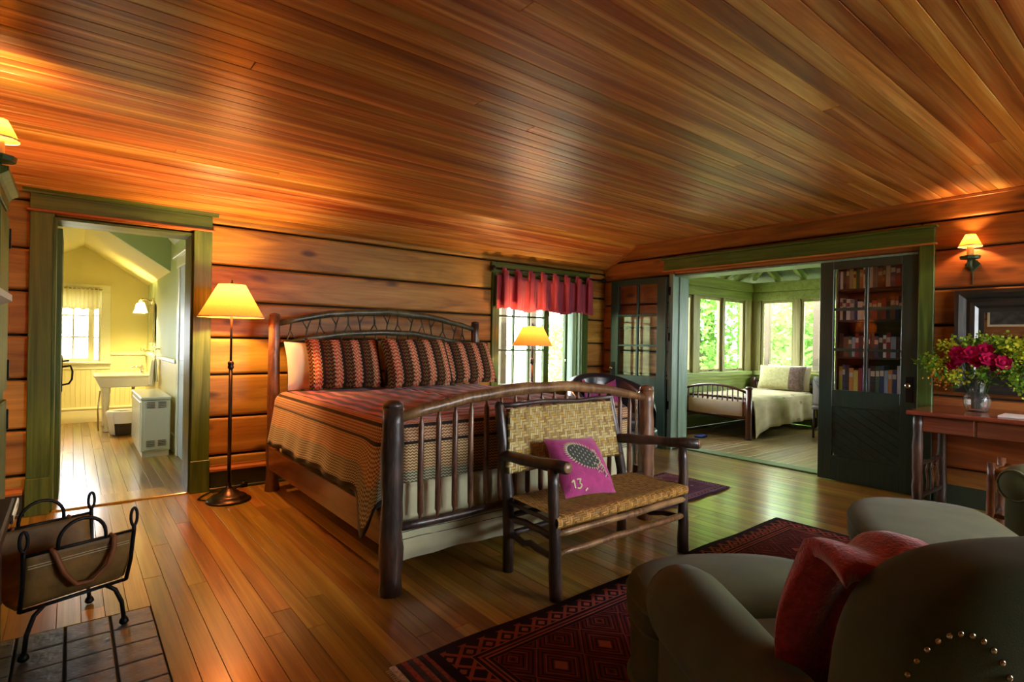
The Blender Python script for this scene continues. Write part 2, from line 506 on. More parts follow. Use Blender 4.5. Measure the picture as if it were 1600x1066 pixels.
class MB:
    def __init__(s):
        s.v, s.f, s.uv = [], [], {}

    def add(s, vs, fs, uvs=None):
        b = len(s.v)
        s.v += [tuple(p) for p in vs]
        s.f += [tuple(b + i for i in f) for f in fs]
        if uvs:
            for i, u in enumerate(uvs):
                s.uv[b + i] = u
        return s

    def box(s, x0, x1, y0, y1, z0, z1):
        s.add([(x0, y0, z0), (x1, y0, z0), (x1, y1, z0), (x0, y1, z0), (x0, y0, z1), (x1, y0, z1), (x1, y1, z1), (x0, y1, z1)],
              [(0, 3, 2, 1), (4, 5, 6, 7), (0, 1, 5, 4), (1, 2, 6, 5), (2, 3, 7, 6), (3, 0, 4, 7)])
        return s

    def xbox(s, mat, sx, sy, sz):
        """box of half sizes through a 4x4 matrix"""
        c = [mat @ Vector((a * sx, b * sy, d * sz)) for d in (-1, 1) for (a, b) in ((-1, -1), (1, -1), (1, 1), (-1, 1))]
        s.add(c, [(0, 3, 2, 1), (4, 5, 6, 7), (0, 1, 5, 4), (1, 2, 6, 5), (2, 3, 7, 6), (3, 0, 4, 7)])
        return s

    def prism(s, poly, fn, d0, d1):
        """poly of (a,b); fn(a,b,d) -> point"""
        n = len(poly)
        s.add([fn(a, b, d0) for a, b in poly] + [fn(a, b, d1) for a, b in poly],
              [tuple(range(n - 1, -1, -1)), tuple(range(n, 2 * n))] + [(i, (i + 1) % n, n + (i + 1) % n, n + i) for i in range(n)])
        return s

    def tube(s, pts, rad, n=8, cap=True, wob=0.0, seed=0):
        pts = [Vector(p) for p in pts]
        k = len(pts)
        if not isinstance(rad, (list, tuple)):
            rad = [rad] * k
        rg = random.Random(seed)
        tg = []
        for i in range(k):
            a = pts[max(0, i - 1)]
            b = pts[min(k - 1, i + 1)]
            tg.append((b - a).normalized())
        ref = Vector((0, 0, 1)) if abs(tg[0].z) < 0.9 else Vector((1, 0, 0))
        nx = tg[0].cross(ref).normalized()
        vs, us = [], []
        for i in range(k):
            if i:
                q = tg[i - 1].rotation_difference(tg[i])
                nx = (q @ nx).normalized()
            ny = tg[i].cross(nx)
            for j in range(n):
                a = 2 * pi * j / n
                r = rad[i] * (1 + wob * (rg.random() - 0.5) * 2)
                vs.append(pts[i] + nx * (cos(a) * r) + ny * (sin(a) * r))
        fs = []
        for i in range(k - 1):
            for j in range(n):
                j2 = (j + 1) % n
                fs.append((i * n + j, i * n + j2, (i + 1) * n + j2, (i + 1) * n + j))
        if cap:
            fs.append(tuple(range(n - 1, -1, -1)))
            fs.append(tuple((k - 1) * n + j for j in range(n)))
        return s.add(vs, fs)

    def lathe(s, prof, n=20, c=(0, 0, 0), cap=True, sx=1.0, sy=1.0):
        k = len(prof)
        vs = [(c[0] + r * cos(2 * pi * j / n) * sx, c[1] + r * sin(2 * pi * j / n) * sy, c[2] + z) for r, z in prof for j in range(n)]
        fs = [(i * n + j, i * n + (j + 1) % n, (i + 1) * n + (j + 1) % n, (i + 1) * n + j) for i in range(k - 1) for j in range(n)]
        if cap:
            fs.append(tuple(range(n - 1, -1, -1)))
            fs.append(tuple((k - 1) * n + j for j in range(n)))
        return s.add(vs, fs)

    def grid(s, fn, nu, nv, uvf=None, wrap=False):
        vs, us = [], []
        for j in range(nv + 1):
            for i in range(nu + 1 if not wrap else nu):
                a, b = i / nu, j / nv
                vs.append(fn(a, b))
                us.append(uvf(a, b) if uvf else (a, b))
        w = nu + 1 if not wrap else nu
        fs = []
        for j in range(nv):
            for i in range(nu):
                i2 = (i + 1) % w if wrap else i + 1
                fs.append((j * w + i, j * w + i2, (j + 1) * w + i2, (j + 1) * w + i))
        return s.add(vs, fs, us)

    def sphere(s, c, r, n=10, m=6, sz=1.0):
        return s.lathe([(r * sin(pi * i / m) if 0 < i < m else r * 0.02, -r * cos(pi * i / m) * sz) for i in range(m + 1)], n, c)

    def mesh(s, name, smooth):
        me = bpy.data.meshes.new(name)
        me.from_pydata(s.v, [], s.f)
        if s.uv:
            ul = me.uv_layers.new(name='UVMap')
            for lp in me.loops:
                ul.data[lp.index].uv = s.uv.get(lp.vertex_index, (0, 0))
        if smooth:
            me.polygons.foreach_set('use_smooth', [True] * len(me.polygons))
        me.validate()
        me.update()
        return me

    def build(s, name, mat, parent=None, smooth=False, bev=0.0, seg=1, sub=0, loc=None, thick=0.0, center=False, kind=None):
        if center and not loc:
            xs, ys, zs = zip(*s.v)
            loc = ((min(xs) + max(xs)) / 2, (min(ys) + max(ys)) / 2, min(zs))
            s.v = [(x - loc[0], y - loc[1], z - loc[2]) for x, y, z in s.v]
        me = s.mesh(name, smooth)
        me.materials.append(M[mat] if isinstance(mat, str) else mat)
        return link(name, me, parent, loc, bev, seg, sub, thick, kind, smooth)


def link(name, me, parent=None, loc=None, bev=0.0, seg=1, sub=0, thick=0.0, kind=None, smooth=False):
    o = bpy.data.objects.new(name, me)
    COL.objects.link(o)
    o.parent = parent
    if loc:
        o.location = loc
    if thick:
        m = o.modifiers.new('thickness', 'SOLIDIFY')
        m.thickness = thick
        m.offset = 0
    if bev:
        m = o.modifiers.new('bevel', 'BEVEL')
        m.width = bev
        m.segments = seg
        m.limit_method = 'ANGLE'
        if not smooth:
            m.harden_normals = False
    if sub:
        m = o.modifiers.new('sub', 'SUBSURF')
        m.levels = m.render_levels = sub
    if kind:
        o['kind'] = kind
    return o


def thing(name, label, cat, loc=(0, 0, 0), rz=0.0, group=None, kind=None):
    o = bpy.data.objects.new(name, None)
    COL.objects.link(o)
    o.empty_display_size = 0.1
    o.location = loc
    o.rotation_euler = (0, 0, rz)
    return tag(o, label, cat, group, kind)


def tag(o, label=None, cat=None, group=None, kind=None):
    if label:
        o['label'] = label
    if cat:
        o['category'] = cat
    if group:
        o['group'] = group
    if kind:
        o['kind'] = kind
    return o


def copy_tree(o, parent=None):
    c = o.copy()
    COL.objects.link(c)
    c.parent = parent
    for ch in list(o.children):
        copy_tree(ch, c)
    return c


def bx(name, mat, parent, x0, x1, y0, y1, z0, z1, bev=0.0, seg=1):
    """box whose origin is its own centre"""
    c = ((x0 + x1) / 2, (y0 + y1) / 2, (z0 + z1) / 2)
    hx, hy, hz = (x1 - x0) / 2, (y1 - y0) / 2, (z1 - z0) / 2
    return MB().box(-hx, hx, -hy, hy, -hz, hz).build(name, mat, parent, bev=bev, seg=seg, loc=c)


def branch(p, q, r, r2=None, n=9, k=6, bend=0.012, wob=0.07, seed=None):
    """rustic pole from p to q"""
    sd_ = seed if seed is not None else random.randint(0, 9999)
    rg = random.Random(sd_)
    p, q = Vector(p), Vector(q)
    r2 = r if r2 is None else r2
    pts, rad = [], []
    for i in range(k + 1):
        t_ = i / k
        e = sin(pi * t_)
        pts.append(p.lerp(q, t_) + Vector((rg.uniform(-1, 1), rg.uniform(-1, 1), rg.uniform(-1, 1))) * bend * e)
        rad.append((r + (r2 - r) * t_) * (1 + rg.uniform(-0.06, 0.08)))
    return MB().tube(pts, rad, n, True, wob, sd_)


def cushion(w, h, t_, n=14, pw=3.2, puff=1.0, uvs=1.0):
    """pillow in local XZ plane, thickness along Y, base at z=0, centre x=0"""
    mb = MB()

    def surf(sgn):
        def fn(a, b):
            u, v = a * 2 - 1, b * 2 - 1
            pr = max(0.0, (1 - abs(u) ** pw) * (1 - abs(v) ** pw)) ** 0.5
            pinch = 1 - 0.05 * (1 - v * v) * abs(u) ** 6
            pinch2 = 1 - 0.06 * (1 - u * u) * abs(v) ** 6
            return (u * w / 2 * pinch, sgn * t_ / 2 * pr * puff, h / 2 + v * h / 2 * pinch2)
        return fn
    uvf = lambda a, b: ((a - 0.5) * w * uvs, b * h * uvs)
    mb.grid(surf(-1), n, n, uvf)
    g = MB().grid(surf(1), n, n, uvf)
    mb.add(g.v, [tuple(reversed(f)) for f in g.f], [g.uv[i] for i in range(len(g.v))])
    return mb


# ------------------------------------------------------------------ constants of the place
XR, YB, XL, YF = 5.85, 5.27, -0.75, -1.9      # wall faces of the bedroom
TH = 0.30                                     # log wall thickness
ZC, ZE, YS = 2.61, 2.32, 4.70                 # flat ceiling, eave height at back wall, start of slope


def struct(name, label=None, cat=None):
    o = bpy.data.objects.new(name, None)
    COL.objects.link(o)
    o['kind'] = 'structure'
    if label:
        o['label'] = label
    if cat:
        o['category'] = cat
    return o


def split(lo, hi, z0, z1, openings):
    """pieces (a0,a1,z0,z1) of a course left free by openings (a0,a1,b0,b1)"""
    hit = [o for o in openings if o[2] < z1 - 1e-4 and o[3] > z0 + 1e-4]
    xs = sorted({lo, hi} | {e for o in hit for e in (o[0], o[1]) if lo < e < hi})
    out = []
    for a0, a1 in zip(xs, xs[1:]):
        segs = [(z0, z1)]
        for o in hit:
            if o[0] < a1 - 1e-4 and o[1] > a0 + 1e-4:
                segs = [(p, q) for s0, s1 in segs for p, q in ((s0, min(s1, o[2])), (max(s0, o[3]), s1)) if q - p > 0.02]
        out += [(a0, a1, c0, c1) for c0, c1 in segs]
    return out


# ---------------------------------------------------------------- bedroom floor
def plank_floor(root, x0, x1, y0, y1, wd, mat, axis='y', zt=0.0, th=0.022, lens=(1.9, 3.6), hole=None, seed=1):
    rg = random.Random(seed)
    lo, hi = (x0, x1) if axis == 'y' else (y0, y1)
    a0, a1 = (y0, y1) if axis == 'y' else (x0, x1)
    p = lo
    while p < hi - 0.01:
        w = min(wd, hi - p)
        c = a0
        c1 = a0 + rg.uniform(0.6, lens[1])
        while c < a1 - 0.01:
            if a1 - c1 < 0.5:
                c1 = a1
            s0, s1 = c, c1
            segs = [(s0, s1)]
            if hole and axis == 'y' and p < hole[1] - 0.02 and p + w > hole[0] + 0.02:
                segs = [(a, b) for a, b in ((s0, min(s1, hole[2])), (max(s0, hole[3]), s1)) if b - a > 0.02]
            for a, b in segs:
                z1 = zt + rg.uniform(-0.0006, 0.0006)
                if axis == 'y':
                    bx('plank', mat, root, p + 0.0006, p + w - 0.0006, a + 0.0006, b - 0.0006, zt - th, z1, 0.0013)
                else:
                    bx('plank', mat, root, a + 0.0006, b - 0.0006, p + 0.0006, p + w - 0.0006, zt - th, z1, 0.0013)
            c = c1
            c1 = c + rg.uniform(*lens)
        p += w


HEARTH = (-0.661, 0.318, 1.15, 3.18)
fl = struct('floor')
MB().box(XL - 0.05, XR + 0.32, YF - 0.05, YB + 0.32, -0.12, -0.022).build('subfloor', 'chink', fl)
plank_floor(fl, XL, XR + 0.30, YF, YB, 0.089, 'floor', hole=HEARTH, seed=3)
# threshold strips
th1 = bx('threshold', 'floor', None, -0.11, 0.79, YB, YB + TH, -0.02, 0.012, 0.006)
th1.name = 'trim_1'
tag(th1, 'wooden threshold strip under the bathroom doorway', kind='structure')
th2 = bx('threshold', 'green_y', None, 5.98, 6.15, 1.56, 4.12, -0.02, 0.016, 0.006)
th2.name = 'trim_2'
tag(th2, 'worn green threshold under the wide porch opening', kind='structure')

# ---------------------------------------------------------------- ceiling
ce = struct('ceiling')
MB().box(XL - 0.3, XR + 0.3, YF - 0.3, YS, ZC + 0.02, ZC + 0.12).prism(
    [(YS, ZC + 0.02), (YB + TH + 0.8, ZE - 0.30), (YB + TH + 0.8, ZE - 0.2), (YS, ZC + 0.12)],
    lambda a, b, d: (d, a, b), 1.06, XR + 0.3).prism(
    [(YS, ZC + 0.02), (YB + TH - 0.02, ZE - 0.02), (YB + TH - 0.02, ZE + 0.08), (YS, ZC + 0.12)],
    lambda a, b, d: (d, a, b), XL - 0.3, 1.06).build('roof_deck', 'roofing', ce)
rg = random.Random(11)
y = YF
while y < YS - 0.005:
    w = min(0.092, YS - y)
    cuts = [XL] + ([rg.uniform(0.5, 5.0)] if rg.random() < 0.45 else []) + [XR]
    for a, b in zip(cuts, cuts[1:]):
        bx('board', 'ceil', ce, a + 0.0005, b - 0.0005, y + 0.0012, y + w - 0.0012, ZC - rg.uniform(0, 0.0015), ZC + 0.018, 0.0022)
    y += w
sl = sqrt((YB - YS) ** 2 + (ZC - ZE) ** 2)
ang = -math.atan2(ZC - ZE, YB - YS)
nrow = 7
for i in range(nrow):
    s0 = sl * i / nrow
    o = bx('board', 'ceil', ce, XL, XR, 0.0012, sl / nrow - 0.0012, 0, 0.018, 0.0022)
    o.location = ((XL + XR) / 2, YS + (s0 + sl / nrow / 2) * cos(ang), ZC + (s0 + sl / nrow / 2) * sin(ang) + 0.008)
    o.rotation_euler = (ang, 0, 0)


# ---------------------------------------------------------------- log walls
def log_wall(name, axis, face, out, lo, hi, edges, openings, mat, top=None, seed=1):
    """axis 'x': wall runs along x, face at y=face, thickness towards out (+1/-1)"""
    rg = random.Random(seed)
    root = struct(name)
    core = MB()
    d0, d1 = sorted((face + out * 0.06, face + out * (TH - 0.06)))
    for z0, z1 in zip(edges, edges[1:]):
        for a0, a1, c0, c1 in split(lo, hi, z0, z1, openings):
            if axis == 'x':
                core.box(a0 + 0.004, a1 - 0.004, d0, d1, c0, c1)
            else:
                core.box(d0, d1, a0 + 0.004, a1 - 0.004, c0, c1)
            e = rg.uniform(-0.006, 0.006)
            f0, f1 = sorted((face + out * (0.0 + abs(e)), face + out * TH))
            g = rg.uniform(0.006, 0.011)
            if axis == 'x':
                bx('log', mat, root, a0, a1, f0, f1, c0 + g, c1 - g, 0.022, 3)
            else:
                bx('log', mat, root, f0, f1, a0, a1, c0 + g, c1 - g, 0.022, 3)
    core.build('chinking', 'chink', root)
    return root


BE = [0.0, 0.29, 0.62, 0.985, 1.303, 1.622, 1.93, 2.275, 2.60]
WIN1 = (3.98, 5.40, 0.72, 2.12)
DOOR1 = (-0.11, 0.79, 0.0, 2.175)
log_wall('wall_back', 'x', YB, 1, XL - TH, XR + TH, BE, [DOOR1, WIN1], 'log_x', seed=2)
RE = [0.0, 0.30, 0.61, 0.91, 1.21, 1.517, 1.831, 2.167, 2.42, 2.75]
OPN = (1.56, 4.12, 0.0, 2.17)
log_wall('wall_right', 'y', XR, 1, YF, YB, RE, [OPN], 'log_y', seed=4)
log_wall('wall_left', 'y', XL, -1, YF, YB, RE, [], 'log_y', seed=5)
FW = [(2.7, 5.3, 0.75, 2.2)]
log_wall('wall_front', 'x', YF, -1, XL - TH, XR + TH, RE, FW, 'log_x', seed=6)

# cornice strips and baseboards
o = MB().box(XR - 0.022, XR - 0.001, YF, YS, ZC - 0.03, ZC - 0.001).build('trim_3', 'orange_trim_y', None, bev=0.005, center=True)
tag(o, 'slim reddish moulding between right wall and ceiling', kind='structure')
o = MB().prism([(YS, ZC - 0.03), (YB - 0.01, ZE - 0.03), (YB - 0.01, ZE - 0.002), (YS, ZC - 0.002)], lambda a, b, d: (d, a, b), XR - 0.022, XR - 0.001).build('trim_4', 'orange_trim_y', None, center=True)
tag(o, 'slim reddish moulding along the sloping ceiling end', kind='structure')


def baseboard(name, x0, x1):
    o = struct(name)
    MB().box(x0, x1, YB - 0.028, YB - 0.012, 0.0, 0.165).build('board', 'base_dark', o, bev=0.003)
    MB().prism([(0, 0.165), (0.045, 0.165), (0.045, 0.185), (0.02, 0.20), (0.02, 0.215), (0, 0.215)], lambda a, b, d: (d, YB - 0.01 - a, b), x0, x1).build('cap_moulding', 'orange_trim', o)
    MB().box(x0, x1, YB - 0.05, YB - 0.028, 0, 0.025).build('shoe', 'base_dark', o, bev=0.005)
    return o


baseboard('baseboard_back', 0.925, 5.84)
baseboard('baseboard_left_corner', XL + 0.01, -0.26)
bb = struct('baseboard_right')
MB().box(XR - 0.028, XR - 0.012, YF, 1.44, 0, 0.165).build('board', 'base_dark', bb, bev=0.003)
MB().box(XR - 0.028, XR - 0.012, 4.26, YB - 0.03, 0, 0.165).build('board', 'base_dark', bb, bev=0.003)

# ---------------------------------------------------------------- bathroom doorway
tr = struct('trim_5', 'green stained wooden casing around the bathroom doorway')
yc0, yc1 = YB - 0.035, YB + 0.005
bx('casing', 'green', tr, -0.245, -0.115, yc0, yc1, 0.27, 2.195, 0.004)
bx('casing', 'green', tr, 0.785, 0.92, yc0, yc1, 0.27, 2.195, 0.004)
bx('plinth_block', 'green', tr, -0.25, -0.112, yc0 - 0.008, yc1, 0.0, 0.27, 0.004)
bx('plinth_block', 'green', tr, 0.782, 0.926, yc0 - 0.008, yc1, 0.0, 0.27, 0.004)
bx('head_fillet', 'orange_trim', tr, -0.265, 0.94, yc0 - 0.018, yc1, 2.195, 2.213, 0.005)
bx('head_board', 'green_x', tr, -0.245, 0.92, yc0, yc1, 2.213, 2.325, 0.003)
MB().prism([(0, 2.325), (0.05, 2.325), (0.055, 2.338), (0.075, 2.352), (0.075, 2.362), (0, 2.362)], lambda a, b, d: (d, yc1 - a, b), -0.285, 0.965).build('head_cap', 'green_x', tr)
bx('jamb', 'green', tr, -0.115, -0.095, YB, YB + TH, 0.012, 2.175, 0.002)
bx('jamb', 'green', tr, 0.77, 0.79, YB, YB + TH, 0.012, 2.175, 0.002)
bx('head_jamb', 'green_x', tr, -0.095, 0.77, YB, YB + TH, 2.155, 2.175, 0.002)
d1 = struct('door_1', 'green plank door standing open into the bathroom')
dx0, dx1, dy0 = -0.105, -0.065, YB + TH + 0.02
for s_ in range(7):
    bx('plank', 'green', d1, dx0, dx1, dy0 + s_ * 0.115, dy0 + s_ * 0.115 + 0.113, 0.015, 2.14, 0.003)
for z in (1.86, 0.42):
    bx('hinge', 'iron', d1, -0.112, -0.100, dy0 - 0.03, dy0 + 0.05, z - 0.055, z + 0.055, 0.002)
hd = MB().box(dx1, dx1 + 0.006, dy0 + 0.70, dy0 + 0.735, 0.80, 1.13).build('handle_plate', 'iron', d1, bev=0.003)
MB().tube([(dx1, dy0 + 0.715, 1.02), (dx1 + 0.06, dy0 + 0.715, 1.03), (dx1 + 0.075, dy0 + 0.715, 0.98), (dx1 + 0.072, dy0 + 0.715, 0.91), (dx1 + 0.05, dy0 + 0.715, 0.87), (dx1, dy0 + 0.715, 0.86)], 0.008, 8).build('pull', 'iron', d1, True)
MB().tube([(dx1, dy0 + 0.715, 1.07), (dx1 + 0.05, dy0 + 0.715, 1.075)], 0.007, 8).build('thumb_latch', 'iron', d1, True)


# ---------------------------------------------------------------- windows
def window_axis(root, fn, a0, a1, z0, z1, fw, cols, rows, mat, depth=0.05, gm='glass', mw=0.022):
    """framed sash with real muntins and one pane per light; fn(a,d,z) maps along, depth, height"""
    def b(name, m, p0, p1, q0, q1, r0, r1):
        vs = [fn(x, y, z) for z in (r0, r1) for (x, y) in ((p0, q0), (p1, q0), (p1, q1), (p0, q1))]
        cx = sum(v[0] for v in vs) / 8
        cy_ = sum(v[1] for v in vs) / 8
        cz = sum(v[2] for v in vs) / 8
        return MB().add([(v[0] - cx, v[1] - cy_, v[2] - cz) for v in vs], [(0, 3, 2, 1), (4, 5, 6, 7), (0, 1, 5, 4), (1, 2, 6, 5), (2, 3, 7, 6), (3, 0, 4, 7)]).build(name, m, root, loc=(cx, cy_, cz), bev=0.003 if name != 'pane' else 0)
    b('stile', mat, a0, a0 + fw, 0, depth, z0, z1)
    b('stile', mat, a1 - fw, a1, 0, depth, z0, z1)
    b('rail', mat, a0 + fw, a1 - fw, 0, depth, z0, z0 + fw)
    b('rail', mat, a0 + fw, a1 - fw, 0, depth, z1 - fw, z1)
    ia0, ia1, iz0, iz1 = a0 + fw, a1 - fw, z0 + fw, z1 - fw
    for i in range(1, cols):
        c = ia0 + (ia1 - ia0) * i / cols
        b('muntin', mat, c - mw / 2, c + mw / 2, 0.004, depth - 0.004, iz0, iz1)
    for j in range(1, rows):
        c = iz0 + (iz1 - iz0) * j / rows
        for i in range(cols):
            x0 = ia0 + (ia1 - ia0) * i / cols + (mw / 2 if i else 0)
            x1 = ia0 + (ia1 - ia0) * (i + 1) / cols - (mw / 2 if i < cols - 1 else 0)
            b('muntin', mat, x0, x1, 0.006, depth - 0.006, c - mw / 2, c + mw / 2)
    for i in range(cols):
        for j in range(rows):
            x0 = ia0 + (ia1 - ia0) * i / cols
            x1 = ia0 + (ia1 - ia0) * (i + 1) / cols
            q0 = iz0 + (iz1 - iz0) * j / rows
            q1 = iz0 + (iz1 - iz0) * (j + 1) / rows
            b('pane', gm, x0 + 0.004, x1 - 0.004, depth * 0.5 - 0.002, depth * 0.5 + 0.002, q0 + 0.004, q1 - 0.004)


w1 = struct('window_1', 'green framed casement window behind the bed with six light sash')
x0, x1, z0, z1 = WIN1
for a, b in ((x0 - 0.10, x0 + 0.005), (x1 - 0.005, x1 + 0.11)):
    bx('casing', 'green', w1, a, b, YB - 0.03, YB + 0.003, z0 - 0.05, z1 + 0.10, 0.004)
bx('head_board', 'green_x', w1, x0 - 0.12, x1 + 0.13, YB - 0.035, YB + 0.003, 2.13, 2.25, 0.004)
bx('sill', 'green_x', w1, x0 - 0.12, x1 + 0.13, YB - 0.06, YB + TH, z0 - 0.05, z0, 0.006)
bx('jamb', 'porch_blue', w1, x0, x0 + 0.02, YB, YB + TH, z0, z1, 0.002)
bx('jamb', 'porch_blue', w1, x1 - 0.02, x1, YB, YB + TH, z0, z1, 0.002)
bx('jamb_stop', 'green', w1, x1 - 0.035, x1 - 0.02, YB + 0.05, YB + 0.12, z0, z1, 0.002)
bx('head_jamb', 'green_x', w1, x0, x1, YB, YB + TH, z1 - 0.02, z1, 0.002)
window_axis(w1, lambda a, d, z: (a, YB + 0.17 + d, z), 4.08, 4.93, z0 + 0.01, z1 - 0.02, 0.045, 3, 3, 'green')
window_axis(w1, lambda a, d, z: (a, YB + 0.17 + d, z), 4.93, 5.32, z0 + 0.01, z1 - 0.02, 0.045, 1, 1, 'green')
bx('mullion', 'green', w1, 4.0, 4.08, YB + 0.16, YB + 0.24, z0, z1 - 0.02, 0.003)
bx('latch', 'chrome', w1, 5.27, 5.285, YB + 0.15, YB + 0.17, 1.05, 1.08, 0.003)
portal(((x0 + x1) / 2, YB + TH + 0.05, (z0 + z1) / 2), (0, -1, 0), x1 - x0, z1 - z0)

for i, (a0, a1, z0, z1) in enumerate(FW):
    w = struct('window_2', 'unseen green framed window added opposite the bed for daylight')  # unseen window, added and sized to let fill daylight into the bedroom
    window_axis(w, lambda a, d, z: (a, YF - 0.15 - d, z), a0, a1, z0, z1, 0.05, 4, 3, 'green')
    bx('casing', 'green_x', w, a0 - 0.1, a1 + 0.1, YF - 0.003, YF + 0.03, z1, z1 + 0.12, 0.004)
    bx('casing', 'green', w, a0 - 0.1, a0, YF - 0.003, YF + 0.03, z0 - 0.04, z1, 0.004)
    bx('casing', 'green', w, a1, a1 + 0.1, YF - 0.003, YF + 0.03, z0 - 0.04, z1, 0.004)
    bx('sill', 'green_x', w, a0 - 0.12, a1 + 0.12, YF - 0.1, YF + 0.06, z0 - 0.04, z0, 0.004)
    portal(((a0 + a1) / 2, YF - TH - 0.05, (z0 + z1) / 2), (0, 1, 0), a1 - a0, z1 - z0)

# ---------------------------------------------------------------- porch opening, glazed doors
tr = struct('trim_6', 'green stained casing around the wide porch opening')
xc0, xc1 = XR - 0.035, XR + 0.005
bx('casing', 'green', tr, xc0, xc1, 1.455, 1.565, 0.70, 2.215, 0.004)
bx('plinth_block', 'door_green', tr, xc0 - 0.006, xc1, 1.45, 1.57, 0, 0.70, 0.004)
bx('casing', 'porch_blue', tr, xc0, xc1, 4.10, 4.165, 0, 2.18, 0.004)
bx('head_fillet', 'orange_trim_y', tr, xc0 - 0.015, xc1, 1.44, 4.26, 2.215, 2.232, 0.005)
bx('head_board', 'green_y', tr, xc0, xc1, 1.455, 4.245, 2.232, 2.36, 0.003)
bx('head_cap', 'green_y', tr, xc0 - 0.03, xc1, 1.43, 4.27, 2.36, 2.385, 0.005)
bx('jamb', 'porch_blue', tr, XR, XR + TH, 4.10, 4.12, 0.016, 2.17, 0.002)
bx('jamb_stop', 'porch_blue', tr, XR + 0.09, XR + 0.2, 4.085, 4.10, 0.016, 2.17, 0.002)
bx('jamb', 'green', tr, XR, XR + TH, 1.56, 1.58, 0.016, 2.17, 0.002)
bx('head_jamb', 'porch_blue', tr, XR, XR + TH, 1.58, 4.10, 2.15, 2.17, 0.002)
for z in (1.97, 1.40, 0.55):
    bx('hinge', 'iron', tr, XR - 0.045, XR - 0.030, 4.135, 4.16, z - 0.05, z + 0.05, 0.002)


def glazed_door(name, label, loc, rz, wd, lockside):
    """door leaf in its own frame: runs along +y from the hinge, face towards -x"""
    d = struct(name, label)
    d.location = loc
    d.rotation_euler = (0, 0, rz)
    t0, t1, sw = -0.022, 0.022, 0.125
    H = 2.14
    bx('stile', 'door_green', d, t0, t1, 0, sw, 0, H, 0.003)
    bx('stile', 'door_green', d, t0, t1, wd - sw, wd, 0, H, 0.003)
    bx('top_rail', 'door_green', d, t0, t1, sw, wd - sw, 2.065, H, 0.003)
    bx('lock_rail', 'door_green', d, t0, t1, sw, wd - sw, 0.72, 0.885, 0.003)
    bx('bottom_rail', 'door_green', d, t0, t1, sw, wd - sw, 0, 0.24, 0.003)
    n = 7
    iw = wd - 2 * sw
    # diagonal tongue-and-groove panel, built as strips clipped to the opening
    for k in range(-1, 13):
        b0 = 0.24 + k * 0.078 - 0.42 * iw
        b1 = b0 + 0.074
        sl_ = 0.62
        pts = []
        for yy in (0, iw):
            pass
        lo = [(0, b0), (iw, b0 + sl_ * iw)]
        hi = [(iw, b1 + sl_ * iw), (0, b1)]
        poly = clip(lo + hi, 0.24, 0.72)
        if len(poly) > 2:
            MB().prism([(sw + a, z) for a, z in poly], lambda a, b, c: (c, a, b), t0 + 0.010, t1 - 0.010).build('panel_board', 'door_green', d)
    # glass with muntins
    g0, g1 = 0.885, 2.065
    mw = 0.028
    ym = wd / 2
    bx('muntin', 'door_green', d, t0 + 0.004, t1 - 0.004, ym - mw / 2, ym + mw / 2, g0, g1, 0.003)
    for j in (1, 2):
        z = g0 + (g1 - g0) * j / 3
        for (a, b) in ((sw, ym - mw / 2), (ym + mw / 2, wd - sw)):
            bx('muntin', 'door_green', d, t0 + 0.006, t1 - 0.006, a, b, z - mw / 2, z + mw / 2, 0.003)
    for j in range(3):
        for (a, b) in ((sw, ym), (ym, wd - sw)):
            z0_ = g0 + (g1 - g0) * j / 3
            bx('pane', 'glass_door', d, -0.002, 0.002, a + 0.002, b - 0.002, z0_ + 0.002, z0_ + (g1 - g0) / 3 - 0.002)
    yl = 0.055 if lockside == 0 else wd - 0.055
    pl = bx('lock_plate', 'iron', d, t0 - 0.006, t0, yl - 0.03, yl + 0.03, 0.82, 1.05, 0.003)
    MB().sphere((t0 - 0.045, yl, 0.97), 0.026, 12, 8).tube([(t0 - 0.006, yl, 0.97), (t0 - 0.04, yl, 0.97)], 0.01, 8).build('door_knob', 'chrome', d, True)
    return d


def clip(poly, z0, z1):
    for lim, sg in ((z0, 1), (z1, -1)):
        out = []
        for i in range(len(poly)):
            a, b = poly[i], poly[(i + 1) % len(poly)]
            ia, ib = (a[1] - lim) * sg >= 0, (b[1] - lim) * sg >= 0
            if ia:
                out.append(a)
            if ia != ib:
                t_ = (lim - a[1]) / (b[1] - a[1])
                out.append((a[0] + (b[0] - a[0]) * t_, lim))
        poly = out
        if not poly:
            return []
    return poly


glazed_door('door_2', 'dark green six light door closed across the bookcase', (XR + 0.022, 1.575, 0.008), 0.0, 0.82, 0)
glazed_door('door_3', 'dark green six light door folded back into the room corner', (XR - 0.075, 4.165, 0.008), R(2.0), 0.86, 1)

# ---------------------------------------------------------------- sleeping porch
PX0, PX1, PY0, PY1 = XR + TH, 9.5, 0.3, 5.03
pf = struct('floor_porch')
MB().box(PX0, PX1 + 0.1, PY0, PY1 + 0.1, -0.12, -0.024).build('subfloor', 'chink', pf)
plank_floor(pf, PX0, PX1, PY0, PY1, 0.089, 'floor_x', 'x', -0.002, seed=8, lens=(2.2, 3.4))


